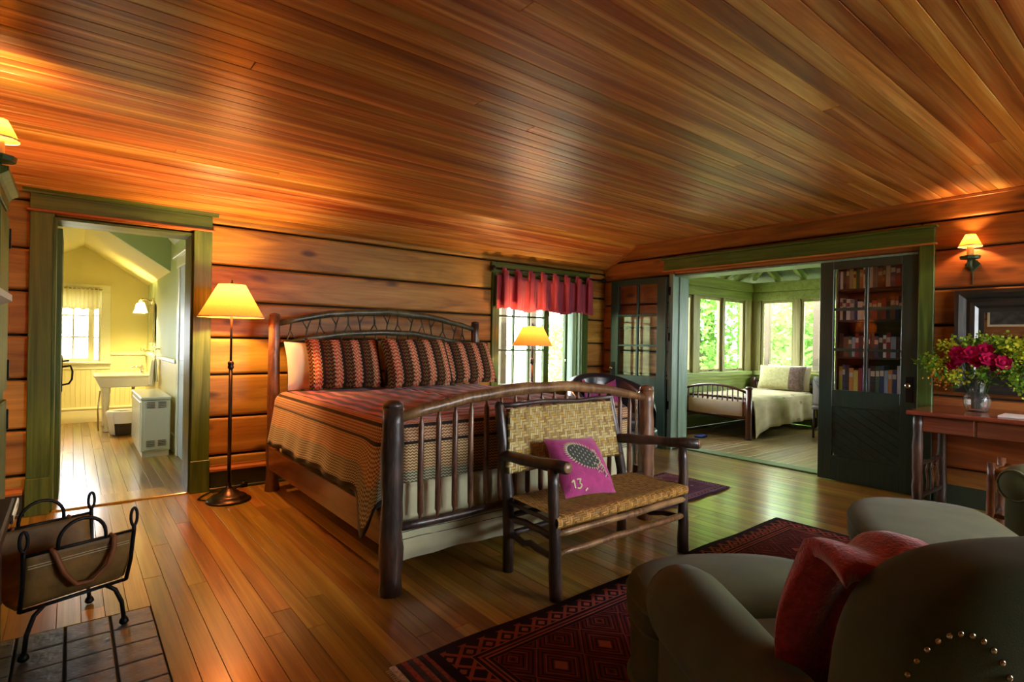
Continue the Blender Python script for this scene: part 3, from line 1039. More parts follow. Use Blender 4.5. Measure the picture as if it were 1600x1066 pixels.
def porch_wall(name, fn, lo, hi, opens, end_m):
    w = struct(name)

    def b(nm, m, a0, a1, d0, d1, z0, z1, bev=0.004):
        vs = [fn(x, y, z) for z in (z0, z1) for (x, y) in ((a0, d0), (a1, d0), (a1, d1), (a0, d1))]
        c = [sum(v[i] for v in vs) / 8 for i in range(3)]
        return MB().add([(v[0] - c[0], v[1] - c[1], v[2] - c[2]) for v in vs], [(0, 3, 2, 1), (4, 5, 6, 7), (0, 1, 5, 4), (1, 2, 6, 5), (2, 3, 7, 6), (3, 0, 4, 7)]).build(nm, m, w, loc=tuple(c), bev=bev)
    for k in range(5):
        b('board', 'porch', lo, hi, 0.0, 0.1, k * 0.158, k * 0.158 + 0.156)
    b('sill', 'porch', lo, hi, -0.05, 0.14, 0.79, 0.86)
    b('apron', 'porch', lo, hi, -0.02, 0.0, 0.73, 0.79)
    b('header', 'porch', lo, hi, -0.015, 0.1, 2.10, 2.235)
    b('plate', 'porch', lo, hi, -0.05, 0.12, 2.25, 2.41)
    edges = [lo] + [e for o in opens for e in o] + [hi]
    for a0, a1 in zip(edges[0::2], edges[1::2]):
        if a1 - a0 > 0.005:
            b('post', 'win_wood', a0, a1, -0.01, 0.11, 0.86, 2.10)
    b('frieze', 'porch', lo, hi, 0.0, 0.1, 2.235, 2.25, 0)
    return w


SIDE_W = [(6.35, 6.98), (7.03, 7.68), (7.86, 8.54), (8.60, 9.28)]
FAR_W = [(0.45, 1.05), (1.12, 1.72), (1.79, 2.39), (2.46, 3.06), (3.13, 3.56), (3.62, 4.20), (4.30, 4.88)]
porch_wall('wall_porch_side', lambda a, d, z: (a, PY1 + d, z), PX0, PX1 + 0.1, SIDE_W, 'porch')
porch_wall('wall_porch_far', lambda a, d, z: (PX1 + d, a, z), PY0, PY1, FAR_W, 'porch')
k = 4
for a0, a1 in SIDE_W:
    w = struct('window_%d' % k)
    window_axis(w, lambda a, d, z: (a, PY1 + 0.03 + d, z), a0 + 0.004, a1 - 0.004, 0.864, 2.096, 0.045, 1, 1, 'win_wood', 0.04)
    MB().tube([((a0 + a1) / 2 - 0.05, PY1 + 0.01, 0.885), ((a0 + a1) / 2 + 0.02, PY1 - 0.015, 0.895), ((a0 + a1) / 2 + 0.07, PY1 - 0.02, 0.92)], 0.007, 6).build('crank', 'bronze', w, True)
    k += 1
for a0, a1 in FAR_W:
    w = struct('window_%d' % k)
    window_axis(w, lambda a, d, z: (PX1 + 0.03 + d, a, z), a0 + 0.004, a1 - 0.004, 0.864, 2.096, 0.045, 1, 1, 'win_wood', 0.04)
    k += 1
portal((7.8, PY1 + 0.2, 1.48), (0, -1, 0), 3.0, 1.25)
portal((PX1 + 0.2, 2.67, 1.48), (-1, 0, 0), 4.5, 1.25)
w = struct('wall_porch_near')
bx('panel', 'porch', w, PX0, PX1 + 0.1, PY0 - 0.1, PY0, 0, 4.1)
w = struct('wall_porch_inner')
bx('panel', 'porch', w, PX0 - 0.15, PX0 - 0.05, PY0 - 0.1, PY1 + 0.1, 2.75, 4.2)
bx('panel', 'porch', w, PX0, PX0 + 0.012, PY0, 1.40, 0, 2.75)

# porch roof: hip with exposed rafters
pr = struct('ceiling_porch')
PS = 0.42


def pz(x, y, e=0.0):
    return 2.43 + PS * min(PX1 - x, PY1 - y) + e


dk = MB()
xx = PX0 - 0.05
dh = PX1 - xx
dk.add([(PX1 + .5, PY1 + .5, pz(PX1 + .5, PY1 + .5, .13)), (xx, PY1 + .5, pz(xx, PY1 + .5, .13)), (xx, PY1 - dh, pz(xx, PY1 - dh, .13)),
        (PX1 + .5, PY1 - dh, pz(PX1 + .5, PY1 - dh, .13)), (xx, PY0 - .4, 2.43 + PS * dh + .13), (PX1 + .5, PY0 - .4, 2.43 - PS * .5 + .13)],
       [(0, 1, 2), (0, 2, 3), (3, 2, 4, 5)])
dk.build('roof_boards', 'porch_dark', pr, thick=0.03)


def rafter(p, q, nm='rafter', hw=0.032, hh=0.055, m='porch'):
    p, q = Vector(p), Vector(q)
    d = (q - p).normalized()
    s_ = d.cross(Vector((0, 0, 1))).normalized()
    u = s_.cross(d)
    mm = Matrix.Translation((0, 0, 0))
    c = (p + q) / 2
    L = (q - p).length / 2
    vs = [s_ * (a * hw) + d * (b * L) + u * (e * hh) for e in (-1, 1) for (a, b) in ((-1, -1), (1, -1), (1, 1), (-1, 1))]
    MB().add(vs, [(0, 3, 2, 1), (4, 5, 6, 7), (0, 1, 5, 4), (1, 2, 6, 5), (2, 3, 7, 6), (3, 0, 4, 7)]).build(nm, m, pr, loc=tuple(c), bev=0.003)


rafter((PX1 - 0.05, PY1 - 0.05, pz(PX1 - .05, PY1 - .05, .06)), (PX0 + 0.05, PY1 - (PX1 - PX0) + .05, pz(PX0 + 0.05, PY1 - (PX1 - PX0) + .05, .06)), 'hip_rafter', 0.03, 0.06)
for i in range(1, 8):
    a = i * 0.43
    rafter((PX1 - a, PY1 + 0.1, pz(PX1 - a, PY1 + 0.1, .06)), (PX1 - a, PY1 - a + 0.05, pz(PX1 - a, PY1 - a + .05, .06)))
for i in range(1, 11):
    a = i * 0.43
    xe = PX1 - min(a, PX1 - PX0) + 0.05
    rafter((PX1 + 0.1, PY1 - a, pz(PX1 + 0.1, PY1 - a, .06)), (xe, PY1 - a, pz(xe, PY1 - a, .06)))

# ---------------------------------------------------------------- bathroom
BX0, BX1, BY0, BY1 = -0.95, 0.93, YB + TH, 10.35
bf = struct('floor_bath')
MB().box(BX0, BX1 + 0.1, BY0, BY1 + 0.1, -0.12, -0.024).build('subfloor', 'chink', bf)
plank_floor(bf, BX0, BX1, BY0, BY1, 0.089, 'floor', 'y', 0.0, seed=9, lens=(2.0, 3.4))


def bead_mat(name, axis):
    t = NT(name)
    c = t.xyz(t.coord())[axis]
    f = t.math('FRACT', t.math('DIVIDE', c, 0.06))
    g = t.ramp(f, [(0, (0, 0, 0)), (0.05, (1, 1, 1)), (0.93, (1, 1, 1)), (1, (0, 0, 0))])
    t.bump(g, 0.8, 0.006)
    return t.fin((0.76, 0.71, 0.40), 0.4)


M['bead_x'] = bead_mat('beadboard_far', 0)
M['bead_y'] = bead_mat('beadboard_side', 1)
BW = (-0.38, 0.34, 0.90, 1.95)
wf = struct('wall_bath_far')
c = MB()
for a0, a1, z0, z1 in split(BX0 - 0.1, BX1 + 0.1, 0, 3.2, [BW]):
    c.box(a0, a1, BY1, BY1 + 0.12, z0, z1)
c.build('plaster', 'cream', wf)
bx('wainscot', 'bead_x', wf, BX0, BX1, BY1 - 0.015, BY1, 0.0, 0.90)
bx('wainscot', 'bead_x', wf, 0.46, BX1, BY1 - 0.015, BY1, 0.90, 1.0)
bx('chair_rail', 'cream_trim', wf, 0.46, BX1, BY1 - 0.04, BY1, 1.0, 1.05, 0.008)
bx('skirting', 'cream_trim', wf, BX0, BX1, BY1 - 0.035, BY1 - 0.015, 0, 0.19, 0.004)
bx('skirting_cap', 'cream_trim', wf, BX0, BX1, BY1 - 0.045, BY1 - 0.015, 0.19, 0.225, 0.008)
wr = struct('wall_bath_right')
bx('plaster', 'sage', wr, BX1, BX1 + 0.1, BY0, BY1 + 0.1, 0, 3.2)
bx('wainscot', 'bead_y', wr, BX1 - 0.012, BX1, 7.12, BY1, 0, 1.0)
bx('chair_rail', 'cream_trim', wr, BX1 - 0.04, BX1, 7.12, BY1, 1.0, 1.05, 0.008)
bx('skirting', 'cream_trim', wr, BX1 - 0.03, BX1 - 0.012, 7.12, BY1, 0, 0.2, 0.004)
wl = struct('wall_bath_left')
LW = (6.2, 6.95, 1.1, 2.1)
for a0, a1, z0, z1 in split(BY0, BY1 + 0.1, 0, 3.2, [LW]):
    bx('plaster', 'cream', wl, BX0 - 0.1, BX0, a0, a1, z0, z1)
bn = struct('wall_bath_near')
for a0, a1, z0, z1 in split(BX0, BX1, 0, 3.0, [(-0.11, 0.79, 0, 2.175)]):
    bx('plaster', 'cream', bn, a0, a1, BY0, BY0 + 0.012, z0, z1)
cb = struct('ceiling_bath')
bx('flat_panel', 'cream', cb, BX0, BX1, BY0, 7.86, 2.78, 2.84)
rx, rz_, ez = 0.12, 2.62, 2.09
MB().prism([(BX1, ez), (rx, rz_), (rx, rz_ + 0.05), (BX1, ez + 0.05)], lambda a, b, d: (a, d, b), 7.86, BY1).build('slope_panel', 'cream', cb)
MB().prism([(rx, rz_), (BX0, rz_ - (rx - BX0) * 0.62), (BX0, rz_ - (rx - BX0) * 0.62 + 0.05), (rx, rz_ + 0.05)], lambda a, b, d: (a, d, b), 7.86, BY1).build('slope_panel', 'cream', cb)
MB().prism([(BX1, ez), (BX1, 3.0), (rx, 3.0), (rx, rz_)], lambda a, b, d: (a, d, b), 7.82, 7.86).build('gable_panel', 'sage', cb)
MB().prism([(rx, 3.0), (BX0, 3.0), (BX0, rz_ - (rx - BX0) * 0.62), (rx, rz_)], lambda a, b, d: (a, d, b), 7.82, 7.86).build('gable_panel', 'cream', cb)
MB().box(BX0 - 0.1, BX1 + 0.1, BY0 - 0.05, BY1 + 0.4, 3.2, 3.3).build('roof_deck', 'roofing', cb)
tb = struct('trim_7', 'white casing and cornice around a side doorway in the bathroom')
bx('casing', 'white_paint', tb, BX1 - 0.025, BX1, 6.95, 7.07, 0, 2.06, 0.004)
bx('casing', 'white_paint', tb, BX1 - 0.025, BX1, 6.0, 6.12, 0, 2.06, 0.004)
bx('head_board', 'white_paint', tb, BX1 - 0.03, BX1, 5.97, 7.12, 2.06, 2.16, 0.004)
bx('head_cap', 'white_paint', tb, BX1 - 0.07, BX1, 5.93, 7.16, 2.16, 2.20, 0.006)
MB().prism([(0, 2.36), (0.02, 2.36), (0.08, 2.42), (0.08, 2.46), (0, 2.46)], lambda a, b, d: (BX1 - a, d, b), BY0, 7.4).build('cornice', 'white_paint', tb)
d4 = struct('door_4', 'pale blue door in the bathroom side wall')
M['pale_blue'] = plain('pale_blue_paint', (0.42, 0.50, 0.52), 0.4, var=0.04)
bx('slab', 'pale_blue', d4, BX1 - 0.012, BX1 - 0.001, 6.12, 6.95, 0.01, 2.06, 0.003)
for zz in ((0.2, 0.9), (1.05, 1.9)):
    bx('raised_panel', 'pale_blue', d4, BX1 - 0.02, BX1 - 0.012, 6.25, 6.82, zz[0], zz[1], 0.006)
w = struct('window_15', 'cream framed bathroom window with small panes')
bx('casing', 'cream_trim', w, BW[1], BW[1] + 0.12, BY1 - 0.03, BY1, 0.905, 1.95, 0.004)
bx('casing', 'cream_trim', w, BW[0] - 0.12, BW[0], BY1 - 0.03, BY1, 0.905, 1.95, 0.004)
bx('head_board', 'cream_trim', w, BW[0] - 0.12, BW[1] + 0.12, BY1 - 0.03, BY1, 1.95, 2.05, 0.004)
bx('sill', 'cream_trim', w, BW[0] - 0.14, BW[1] + 0.14, BY1 - 0.08, BY1 + 0.1, 0.87, 0.905, 0.006)
bx('apron', 'cream_trim', w, BW[0] - 0.12, BW[1] + 0.12, BY1 - 0.03, BY1 - 0.015, 0.79, 0.87, 0.004)
window_axis(w, lambda a, d, z: (a, BY1 + 0.03 + d, z), BW[0], 0.24, 0.905, 1.95, 0.05, 3, 3, 'cream_trim', 0.04)
window_axis(w, lambda a, d, z: (a, BY1 + 0.03 + d, z), 0.24, BW[1], 0.905, 1.95, 0.025, 1, 3, 'cream_trim', 0.04)
portal(((BW[0] + BW[1]) / 2, BY1 + 0.25, 1.42), (0, -1, 0), 0.7, 1.0)
w = struct('window_16', 'unseen cream framed window added to light the near bathroom')  # added out of view so daylight reaches the near part of the bathroom
window_axis(w, lambda a, d, z: (BX0 - 0.03 - d, a, z), LW[0], LW[1], LW[2], LW[3], 0.05, 2, 3, 'cream_trim', 0.04)
bx('sill', 'cream_trim', w, BX0 - 0.09, BX0 + 0.06, LW[0] - 0.1, LW[1] + 0.1, LW[2] - 0.035, LW[2], 0.005)
portal((BX0 - 0.25, (LW[0] + LW[1]) / 2, 1.6), (1, 0, 0), 0.75, 1.0)


# ---------------------------------------------------------------- outdoors
gd = MB().box(-40, 60, -40, 60, -0.9, -0.6).build('ground', 'grass', None)
tag(gd, kind='structure')


def tree(name, label, loc, h, cr, n, mat, seed, low=0.25, group=None, ls=0.16):
    t_ = thing(name, label, 'tree' if 'tree' in name else 'shrub', loc, 0, group)
    rg = random.Random(seed)
    tr_ = MB().tube([(0, 0, 0), (0.05, 0.03, h * 0.35), (-0.04, 0.06, h * 0.7), (0, 0, h * 0.93)], [0.05 * cr + 0.04, 0.045 * cr + 0.03, 0.03 * cr, 0.015], 8)
    for i in range(7):
        a = rg.uniform(0, 2 * pi)
        z = h * rg.uniform(0.35, 0.8)
        tr_.tube([(0, 0, z), (cos(a) * cr * 0.5, sin(a) * cr * 0.5, z + 0.25 * cr)], [0.03, 0.012], 5)
    tr_.build('trunk', 'trunk', t_, True)
    lf = MB()
    clumps = [(rg.gauss(0, 0.5) * cr, rg.gauss(0, 0.5) * cr, h * (low + (1 - low) * rg.random())) for _ in range(34)]
    for i in range(n):
        c = rg.choice(clumps)
        k_ = cr * 0.32
        p = Vector((c[0] + rg.gauss(0, k_), c[1] + rg.gauss(0, k_), c[2] + rg.gauss(0, k_ * 0.75)))
        if p.x ** 2 + p.y ** 2 > (cr * 1.1) ** 2 or p.z < 0.1:
            continue
        d = Vector((rg.gauss(0, 1), rg.gauss(0, 1), rg.gauss(0, 0.6))).normalized()
        u = d.cross(Vector((rg.gauss(0, 1), rg.gauss(0, 1), rg.gauss(0, 1)))).normalized()
        s_ = ls * rg.uniform(0.6, 1.3)
        lf.add([p, p + d * s_ * 0.5 + u * s_ * 0.28, p + d * s_, p + d * s_ * 0.5 - u * s_ * 0.28], [(0, 1, 2, 3)])
    lf.build('foliage', mat, t_, kind='stuff')
    return t_


for i, (x, y, h, cr, mt, lb) in enumerate([
    (12.2, 4.7, 4.6, 1.3, 'leaf_tree2', 'light green leafy tree close behind the porch corner windows'),
    (12.4, 7.9, 4.8, 1.3, 'leaf_tree', 'green leafy tree behind the pair of porch side windows'),
    (11.6, 11.1, 5.2, 1.3, 'leaf_tree2', 'pale green tree seen through the left porch side window'),
    (12.6, 1.4, 4.6, 1.3, 'leaf_tree2', 'leafy tree outside the porch hidden beside the glazed door'),
    (16.1, 6.0, 6.5, 1.7, 'leaf_tree', 'taller green tree behind the right hand porch windows'),
    (16.0, 10.1, 6.5, 1.7, 'leaf_tree2', 'taller pale tree filling the gap between porch side windows'),
    (20.8, 7.9, 8.5, 2.2, 'leaf_tree2', 'large pale tree far behind the porch corner'),
    (20.8, 13.2, 8.5, 2.2, 'leaf_tree', 'large far tree behind the porch side windows'),
    (8.2, 13.4, 5.6, 1.3, 'leaf_tree', 'green tree outside the window behind the bed')]):
    tree('garden_tree', lb, (x, y, -0.6), h, cr, int(8200 * cr ** 1.3), M[mt], 50 + i, 0.05, 'garden trees', 0.16 if cr < 1.5 else 0.21)
pp = thing('porch_post', 'dark post outside the left side window of the porch', 'post', (8.75, 6.3, -0.6), 0, 'outside posts')
bx('shaft', 'trunk', pp, -0.055, 0.055, -0.055, 0.055, 0, 3.1, 0.005)
bx('base', 'trunk', pp, -0.08, 0.08, -0.08, 0.08, 0, 0.15, 0.005)
for (x, y, lb) in ((9.15, 6.3, 'dark post outside the second side window of the porch'), (10.7, 5.35, 'dark post outside the corner window of the porch'),
                   (10.7, 4.42, 'dark post outside the window right of the porch corner'), (5.15, 6.7, 'green post outside the window behind the bed, left one'),
                   (5.75, 6.7, 'green post outside the window behind the bed, right one')):
    c_ = copy_tree(pp)
    c_.location = (x, y, -0.6)
    c_['label'] = lb


# ================================================================== furniture
# ---------------------------------------------------------------- lamps
def point(loc, energy, col, r=0.03, parent=None):
    d = bpy.data.lights.new('bulb_light', 'POINT')
    d.energy = energy * LAMP
    d.color = col
    d.shadow_soft_size = r
    o = bpy.data.objects.new('bulb_light', d)
    COL.objects.link(o)
    o.location = loc
    o.parent = parent
    return o


WARM = (1.0, 0.50, 0.17)


def floor_lamp(label, loc, H, rt, rb, hs, energy, base_r=0.165, pole=0.011):
    t_ = thing('floor_lamp', label, 'lamp', loc)
    zb = H - hs
    k = base_r / 0.165
    MB().lathe([(0.165 * k, 0), (0.165 * k, 0.012), (0.15 * k, 0.022), (0.135 * k, 0.026), (0.13 * k, 0.04), (0.11 * k, 0.052), (0.085 * k, 0.058), (0.07 * k, 0.075), (0.045 * k, 0.088), (0.03 * k, 0.10), (0.018, 0.115), (0.016, 0.14), (0.013, 0.15)], 28).build('base', 'bronze', t_, True)
    MB().tube([(0, 0, 0.12), (0, 0, 1.07)], 0.0145, 12).build('pole', 'bronze', t_, True)
    MB().lathe([(0.015, 1.055), (0.022, 1.06), (0.024, 1.075), (0.019, 1.085), (0.024, 1.095), (0.022, 1.11), (0.012, 1.12)], 16).build('collar', 'bronze', t_, True)
    MB().tube([(0, 0, 1.1), (0, 0, zb + 0.09)], 0.009, 12).build('upper_pole', 'bronze', t_, True)
    sh = MB().lathe([(rb, zb), (rt, H)], 40, cap=False).build('shade', 'shade_big', t_, True)
    MB().lathe([(rb + 0.002, zb - 0.002), (rb + 0.003, zb + 0.006), (rb - 0.002, zb + 0.007)], 40, cap=False).build('shade_rim', 'white_edge', sh, True)
    MB().tube([(0, -rt, H - 0.004), (0, rt, H - 0.004)], 0.002, 6).tube([(-rt, 0, H - 0.004), (rt, 0, H - 0.004)], 0.002, 6).build('spider', 'bronze', sh)
    MB().lathe([(0.004, H - 0.01), (0.012, H), (0.013, H + 0.012), (0.005, H + 0.022), (0.008, H + 0.03), (0.003, H + 0.04)], 12).build('finial', 'bronze', t_, True)
    MB().lathe([(0.012, zb + 0.05), (0.018, zb + 0.06), (0.018, zb + 0.10), (0.012, zb + 0.105)], 12).build('socket', 'bronze', t_, True)
    point((0, 0, zb + hs * 0.68), energy, WARM, 0.035, t_)
    return t_


fl1 = floor_lamp('bronze floor lamp with glowing parchment shade beside the bathroom door', (1.0, 4.86, 0), 1.73, 0.10, 0.24, 0.26, 55)
floor_lamp('slim floor lamp with orange shade standing before the window', (4.22, 4.9, 0), 1.49, 0.12, 0.235, 0.225, 24, 0.14)
# cord at the foot of the lamp
tag(MB().tube([(0.86, 4.9, 0.01), (0.80, 4.98, 0.012), (0.84, 5.06, 0.012), (0.92, 5.16, 0.012), (1.08, 5.12, 0.012), (1.18, 5.2, 0.03)], 0.006, 6).box(1.17, 1.22, 5.21, 5.225, 0.0, 0.05).build('lamp_cord', 'iron', None, True, center=True),
    'dark lamp cord lying on the floor by the baseboard', 'cord')


def candle_lamp(name, label, loc, rz, energy, wall=True):
    """sconce facing local -x (bracket plate at local x=0.09)"""
    t_ = thing(name, label, 'lamp', loc, rz)
    sh = MB().lathe([(0.078, 0.15), (0.034, 0.245)], 24, cap=False).build('shade', 'shade_small', t_, True)
    MB().lathe([(0.079, 0.147), (0.080, 0.156), (0.077, 0.157)], 24, cap=False).build('shade_rim', 'white_edge', sh, True)
    MB().lathe([(0.024, 0.07), (0.024, 0.165), (0.008, 0.168)], 14).build('candle', 'candle', t_, True)
    MB().lathe([(0.03, 0.04), (0.066, 0.046), (0.07, 0.07), (0.06, 0.07), (0.024, 0.065)], 10).build('drip_pan', 'pewter', t_, False)
    if wall:
        MB().tube([(0, 0, 0.05), (-0.01, 0, 0.0), (0.02, 0, -0.035), (0.06, 0, -0.02), (0.085, 0, 0.01)], [0.02, 0.017, 0.014, 0.012, 0.012], 8).build('arm', 'pewter', t_, True)
        MB().prism([(-0.055, 0.01), (0, 0.075), (0.055, 0.01), (0.0, -0.06)], lambda a, b, d: (d, a, b), 0.078, 0.09).build('back_plate', 'pewter', t_, bev=0.004)
        MB().tube([(0.088, 0.0, -0.06), (0.088, 0.0, -0.16)], 0.004, 6).build('conduit', 'pewter', t_)
    else:
        MB().lathe([(0.055, -0.035), (0.055, -0.025), (0.02, -0.01), (0.014, 0.04)], 14).build('foot', 'pewter', t_, True)
    point((0, 0, 0.205), energy, WARM, 0.015, t_)
    return t_


candle_lamp('wall_sconce', 'candle sconce with small glowing shade above the black mirror', (XR - 0.09, 1.20, 2.01), 0, 9)
candle_lamp('candle_lamp', 'candle lamp with amber shade on the tall green cupboard', (-0.287, 3.62, 2.098), 0, 10, False)

# ---------------------------------------------------------------- curtain rod and valance
t_ = thing('curtain_rod', 'dark curtain rod with round finials above the bed window', 'rod', (3.86, YB - 0.09, 2.17))
MB().tube([(0, 0, 0), (1.86, 0, 0)], 0.012, 10).build('rod', 'iron', t_, True)
for x in (-0.02, 1.88):
    MB().sphere((x, 0, 0), 0.034, 14, 10).build('finial', 'iron', t_, True)
for x in (0.1, 1.74):
    MB().tube([(x, 0, 0), (x, 0.085, 0)], 0.008, 8).build('bracket', 'iron', t_, True)
v_ = thing('valance', 'rose red tab top valance hanging from the dark curtain rod', 'curtain', (3.89, YB - 0.09, 2.15))
LV = 1.63
MB().grid(lambda a, b: (a * LV, 0.035 * sin(a * 2 * pi * 8.0) * (0.5 + 0.7 * b) - 0.012, -0.06 - b * (0.40 - 0.02 * sin(a * 17))), 160, 8).build('cloth', 'valance', v_, True, thick=0.003)
for i in range(8):
    x = LV * (i + 0.5) / 8 - 0.03
    MB().grid(lambda a, b: (x + a * 0.062, -0.018 * cos(b * 2 * pi * 0.9) + 0.0, 0.02 + 0.018 * sin(b * 2 * pi * 0.9) - (0.10 if b in (0, 1) else 0.0)), 1, 12).build('tab', 'valance', v_, True, thick=0.003)
    MB().grid(lambda a, b: (x + a * 0.075 - 0.004, -0.052 - 0.012 * sin(a * pi), 0.0 - b * 0.45), 5, 4).build('pleat', 'valance', v_, True, thick=0.003)

# ---------------------------------------------------------------- bed
bed = thing('log_bed', 'large dark rustic bed frame of bark covered poles with arched ends', 'bed', (2.36, 3.8, 0))
BL = lambda x, y, z: (x - 2.36, y - 3.8, z)
xf0, xf1, yf = 1.305, 3.39, 2.61
xh0, xh1, yh = 1.36, 3.45, 4.97


def bpart(name, mb, mat, parent=bed):
    return mb.build(name, mat, parent, True)


for x in (xf0, xf1):
    bpart('post', branch(BL(x, yf, 0), BL(x, yf, 0.965), 0.060, 0.054, 14, 12, 0.004, 0.06).lathe([(0.054, 0.96), (0.05, 0.985), (0.03, 1.0), (0.004, 1.004)], 14, BL(x, yf, 0)), 'bark' if x < 2 else 'bark_red')
for x in (xh0, xh1):
    bpart('post', branch(BL(x, yh, 0), BL(x, yh, 1.50), 0.055, 0.044, 14, 14, 0.006, 0.06).lathe([(0.044, 1.495), (0.04, 1.515), (0.004, 1.525)], 14, BL(x, yh, 0)), 'bark_red' if x < 2 else 'bark')


def arch(x0, x1, ze, zm, y):
    return lambda x: ze + (zm - ze) * (1 - ((x - (x0 + x1) / 2) / ((x1 - x0) / 2)) ** 2)


fa = arch(xf0, xf1, 0.90, 1.03, yf)
ha = arch(xh0, xh1, 1.43, 1.575, yh)
hl = arch(xh0, xh1, 1.235, 1.38, yh)


def arch_rail(fn, x0, x1, y, r, seed):
    rg = random.Random(seed)
    return MB().tube([BL(x0 + (x1 - x0) * i / 14, y + rg.uniform(-.006, .006), fn(x0 + (x1 - x0) * i / 14) + rg.uniform(-.005, .005)) for i in range(15)],
                     [r * (0.85 + 0.3 * sin(pi * i / 14)) * rg.uniform(0.94, 1.06) for i in range(15)], 10, True, 0.05, seed)


bpart('foot_arch_rail', arch_rail(fa, xf0 + 0.03, xf1 - 0.03, yf, 0.032, 3), 'bark_gold')
bpart('head_arch_rail', arch_rail(ha, xh0 + 0.03, xh1 - 0.03, yh, 0.029, 4), 'bark_moss')
bpart('head_lower_rail', arch_rail(hl, xh0 + 0.03, xh1 - 0.03, yh, 0.024, 5), 'bark_moss')
bpart('foot_low_rail', branch(BL(xf0, yf, 0.335), BL(xf1, yf, 0.335), 0.024, 0.024, 9, 12, 0.008, 0.06, 6), 'bark')
for i in range(17):
    x = 1.473 + i * (3.197 - 1.473) / 16
    bpart('spindle', MB().tube([BL(x, yf, 0.335), BL(x, yf, 0.375), BL(x, yf, 0.39), BL(x + random.uniform(-.004, .004), yf, 0.6), BL(x, yf, fa(x) - 0.075), BL(x, yf, fa(x) - 0.055), BL(x, yf, fa(x) - 0.01)],
                               [0.008, 0.009, 0.0155, 0.0165, 0.0155, 0.009, 0.008], 8, True, 0.04, i), 'bark_red')
rgb = random.Random(21)
for i in range(15):
    x = 1.5 + i * 0.128
    z0, z1 = hl(x), ha(x)
    mb = MB()
    up = i % 2
    xm = x + rgb.uniform(-.02, .02)
    zm = z0 + (z1 - z0) * rgb.uniform(0.4, 0.6)
    if up:
        mb.tube([BL(x, yh, z0), BL(xm, yh - .005, zm)], [0.009, 0.008], 6, True, 0.1, i).tube([BL(xm, yh - .005, zm), BL(x - 0.045, yh, ha(x - .045))], [0.0075, 0.006], 6, True, 0.1, i).tube([BL(xm, yh - .005, zm), BL(x + 0.05, yh, ha(x + .05))], [0.007, 0.005], 6)
    else:
        mb.tube([BL(x, yh, z1), BL(xm, yh - .005, zm)], [0.009, 0.008], 6, True, 0.1, i).tube([BL(xm, yh - .005, zm), BL(x - 0.045, yh, hl(x - .045))], [0.0075, 0.006], 6, True, 0.1, i).tube([BL(xm, yh - .005, zm), BL(x + 0.05, yh, hl(x + .05))], [0.007, 0.005], 6)
    bpart('forked_twig', mb, 'bark_moss')
for i in range(17):
    x = xh0 + 0.13 + i * (xh1 - xh0 - 0.26) / 16
    bpart('head_spindle', MB().tube([BL(x, yh, 0.46), BL(x, yh, 0.9), BL(x, yh, hl(x) - 0.06), BL(x, yh, hl(x) - 0.045), BL(x, yh, hl(x))], [0.016, 0.017, 0.016, 0.009, 0.008], 8), 'bark_moss')
bpart('head_low_rail', branch(BL(xh0, yh, 0.45), BL(xh1, yh, 0.45), 0.024, 0.024), 'bark')
for x in (1.335, 3.40):
    bx('side_rail', 'rail_wood', bed, x - 2.36 - 0.016, x - 2.36 + 0.016, 2.66 - 3.8, 4.94 - 3.8, 0.195, 0.385, 0.005)
for i in range(6):
    yy = 2.9 + i * 0.36
    bx('slat', 'rail_wood', bed, 1.35 - 2.36, 3.39 - 2.36, yy - 3.8, yy - 3.8 + 0.09, 0.20, 0.225, 0.003)

mt = thing('mattress', 'pale mattress and box base under the striped bedspread', 'mattress', (2.365, 3.8, 0.23))
bx('box_base', 'skirt', mt, -0.985, 0.985, -1.02, 1.06, 0.0, 0.26, 0.03, 3)
bx('mattress_top', 'pillow_white', mt, -0.985, 0.985, -1.03, 1.08, 0.265, 0.60, 0.06, 4)
# valance sheet at the foot
sk = MB()
sk.grid(lambda a, b: (1.375 + a * 1.97, 2.69 + 0.008 * sin(a * 40) * (1 - b), 0.115 + 0.012 * sin(a * 9) * (1 - b) + b * 0.42), 60, 6)
sk.grid(lambda a, b: (1.375, 2.69 + a * 0.20, 0.115 + b * 0.1), 4, 3)
so = sk.build('bed_skirt', 'skirt', None, True, thick=0.006, center=True)
tag(so, 'pale cream bed skirt hanging below the footboard', 'bed skirt')
for zz in (0.235, 0.275):
    MB().tube([(1.39 - so.location.x + i * 0.13, 2.683 - so.location.y, zz - so.location.z + 0.003 * sin(i * 1.7)) for i in range(16)], 0.0022, 5).build('stripe', 'motif_dark', so, True)

# bedspread: U-shaped outline, rings from hem to the middle
xl, xr_, yft, yhd, ZT = 1.325, 3.405, 2.72, 4.80, 0.855


def hemz(seg, f):
    if seg == 0:
        y_ = yhd + (yft - yhd) * f
        z = 0.445 + 0.012 * sin(y_ * 9)
        z -= 0.23 * math.exp(-((y_ - 2.86) / 0.10) ** 2)
        return z
    if seg == 1:
        return 0.415 + 0.012 * sin(f * 14) + 0.02 * math.exp(-(f / 0.04) ** 2)
    y_ = yft + (yhd - yft) * f
    return 0.44 - 0.2 * math.exp(-((y_ - 2.86) / 0.10) ** 2)


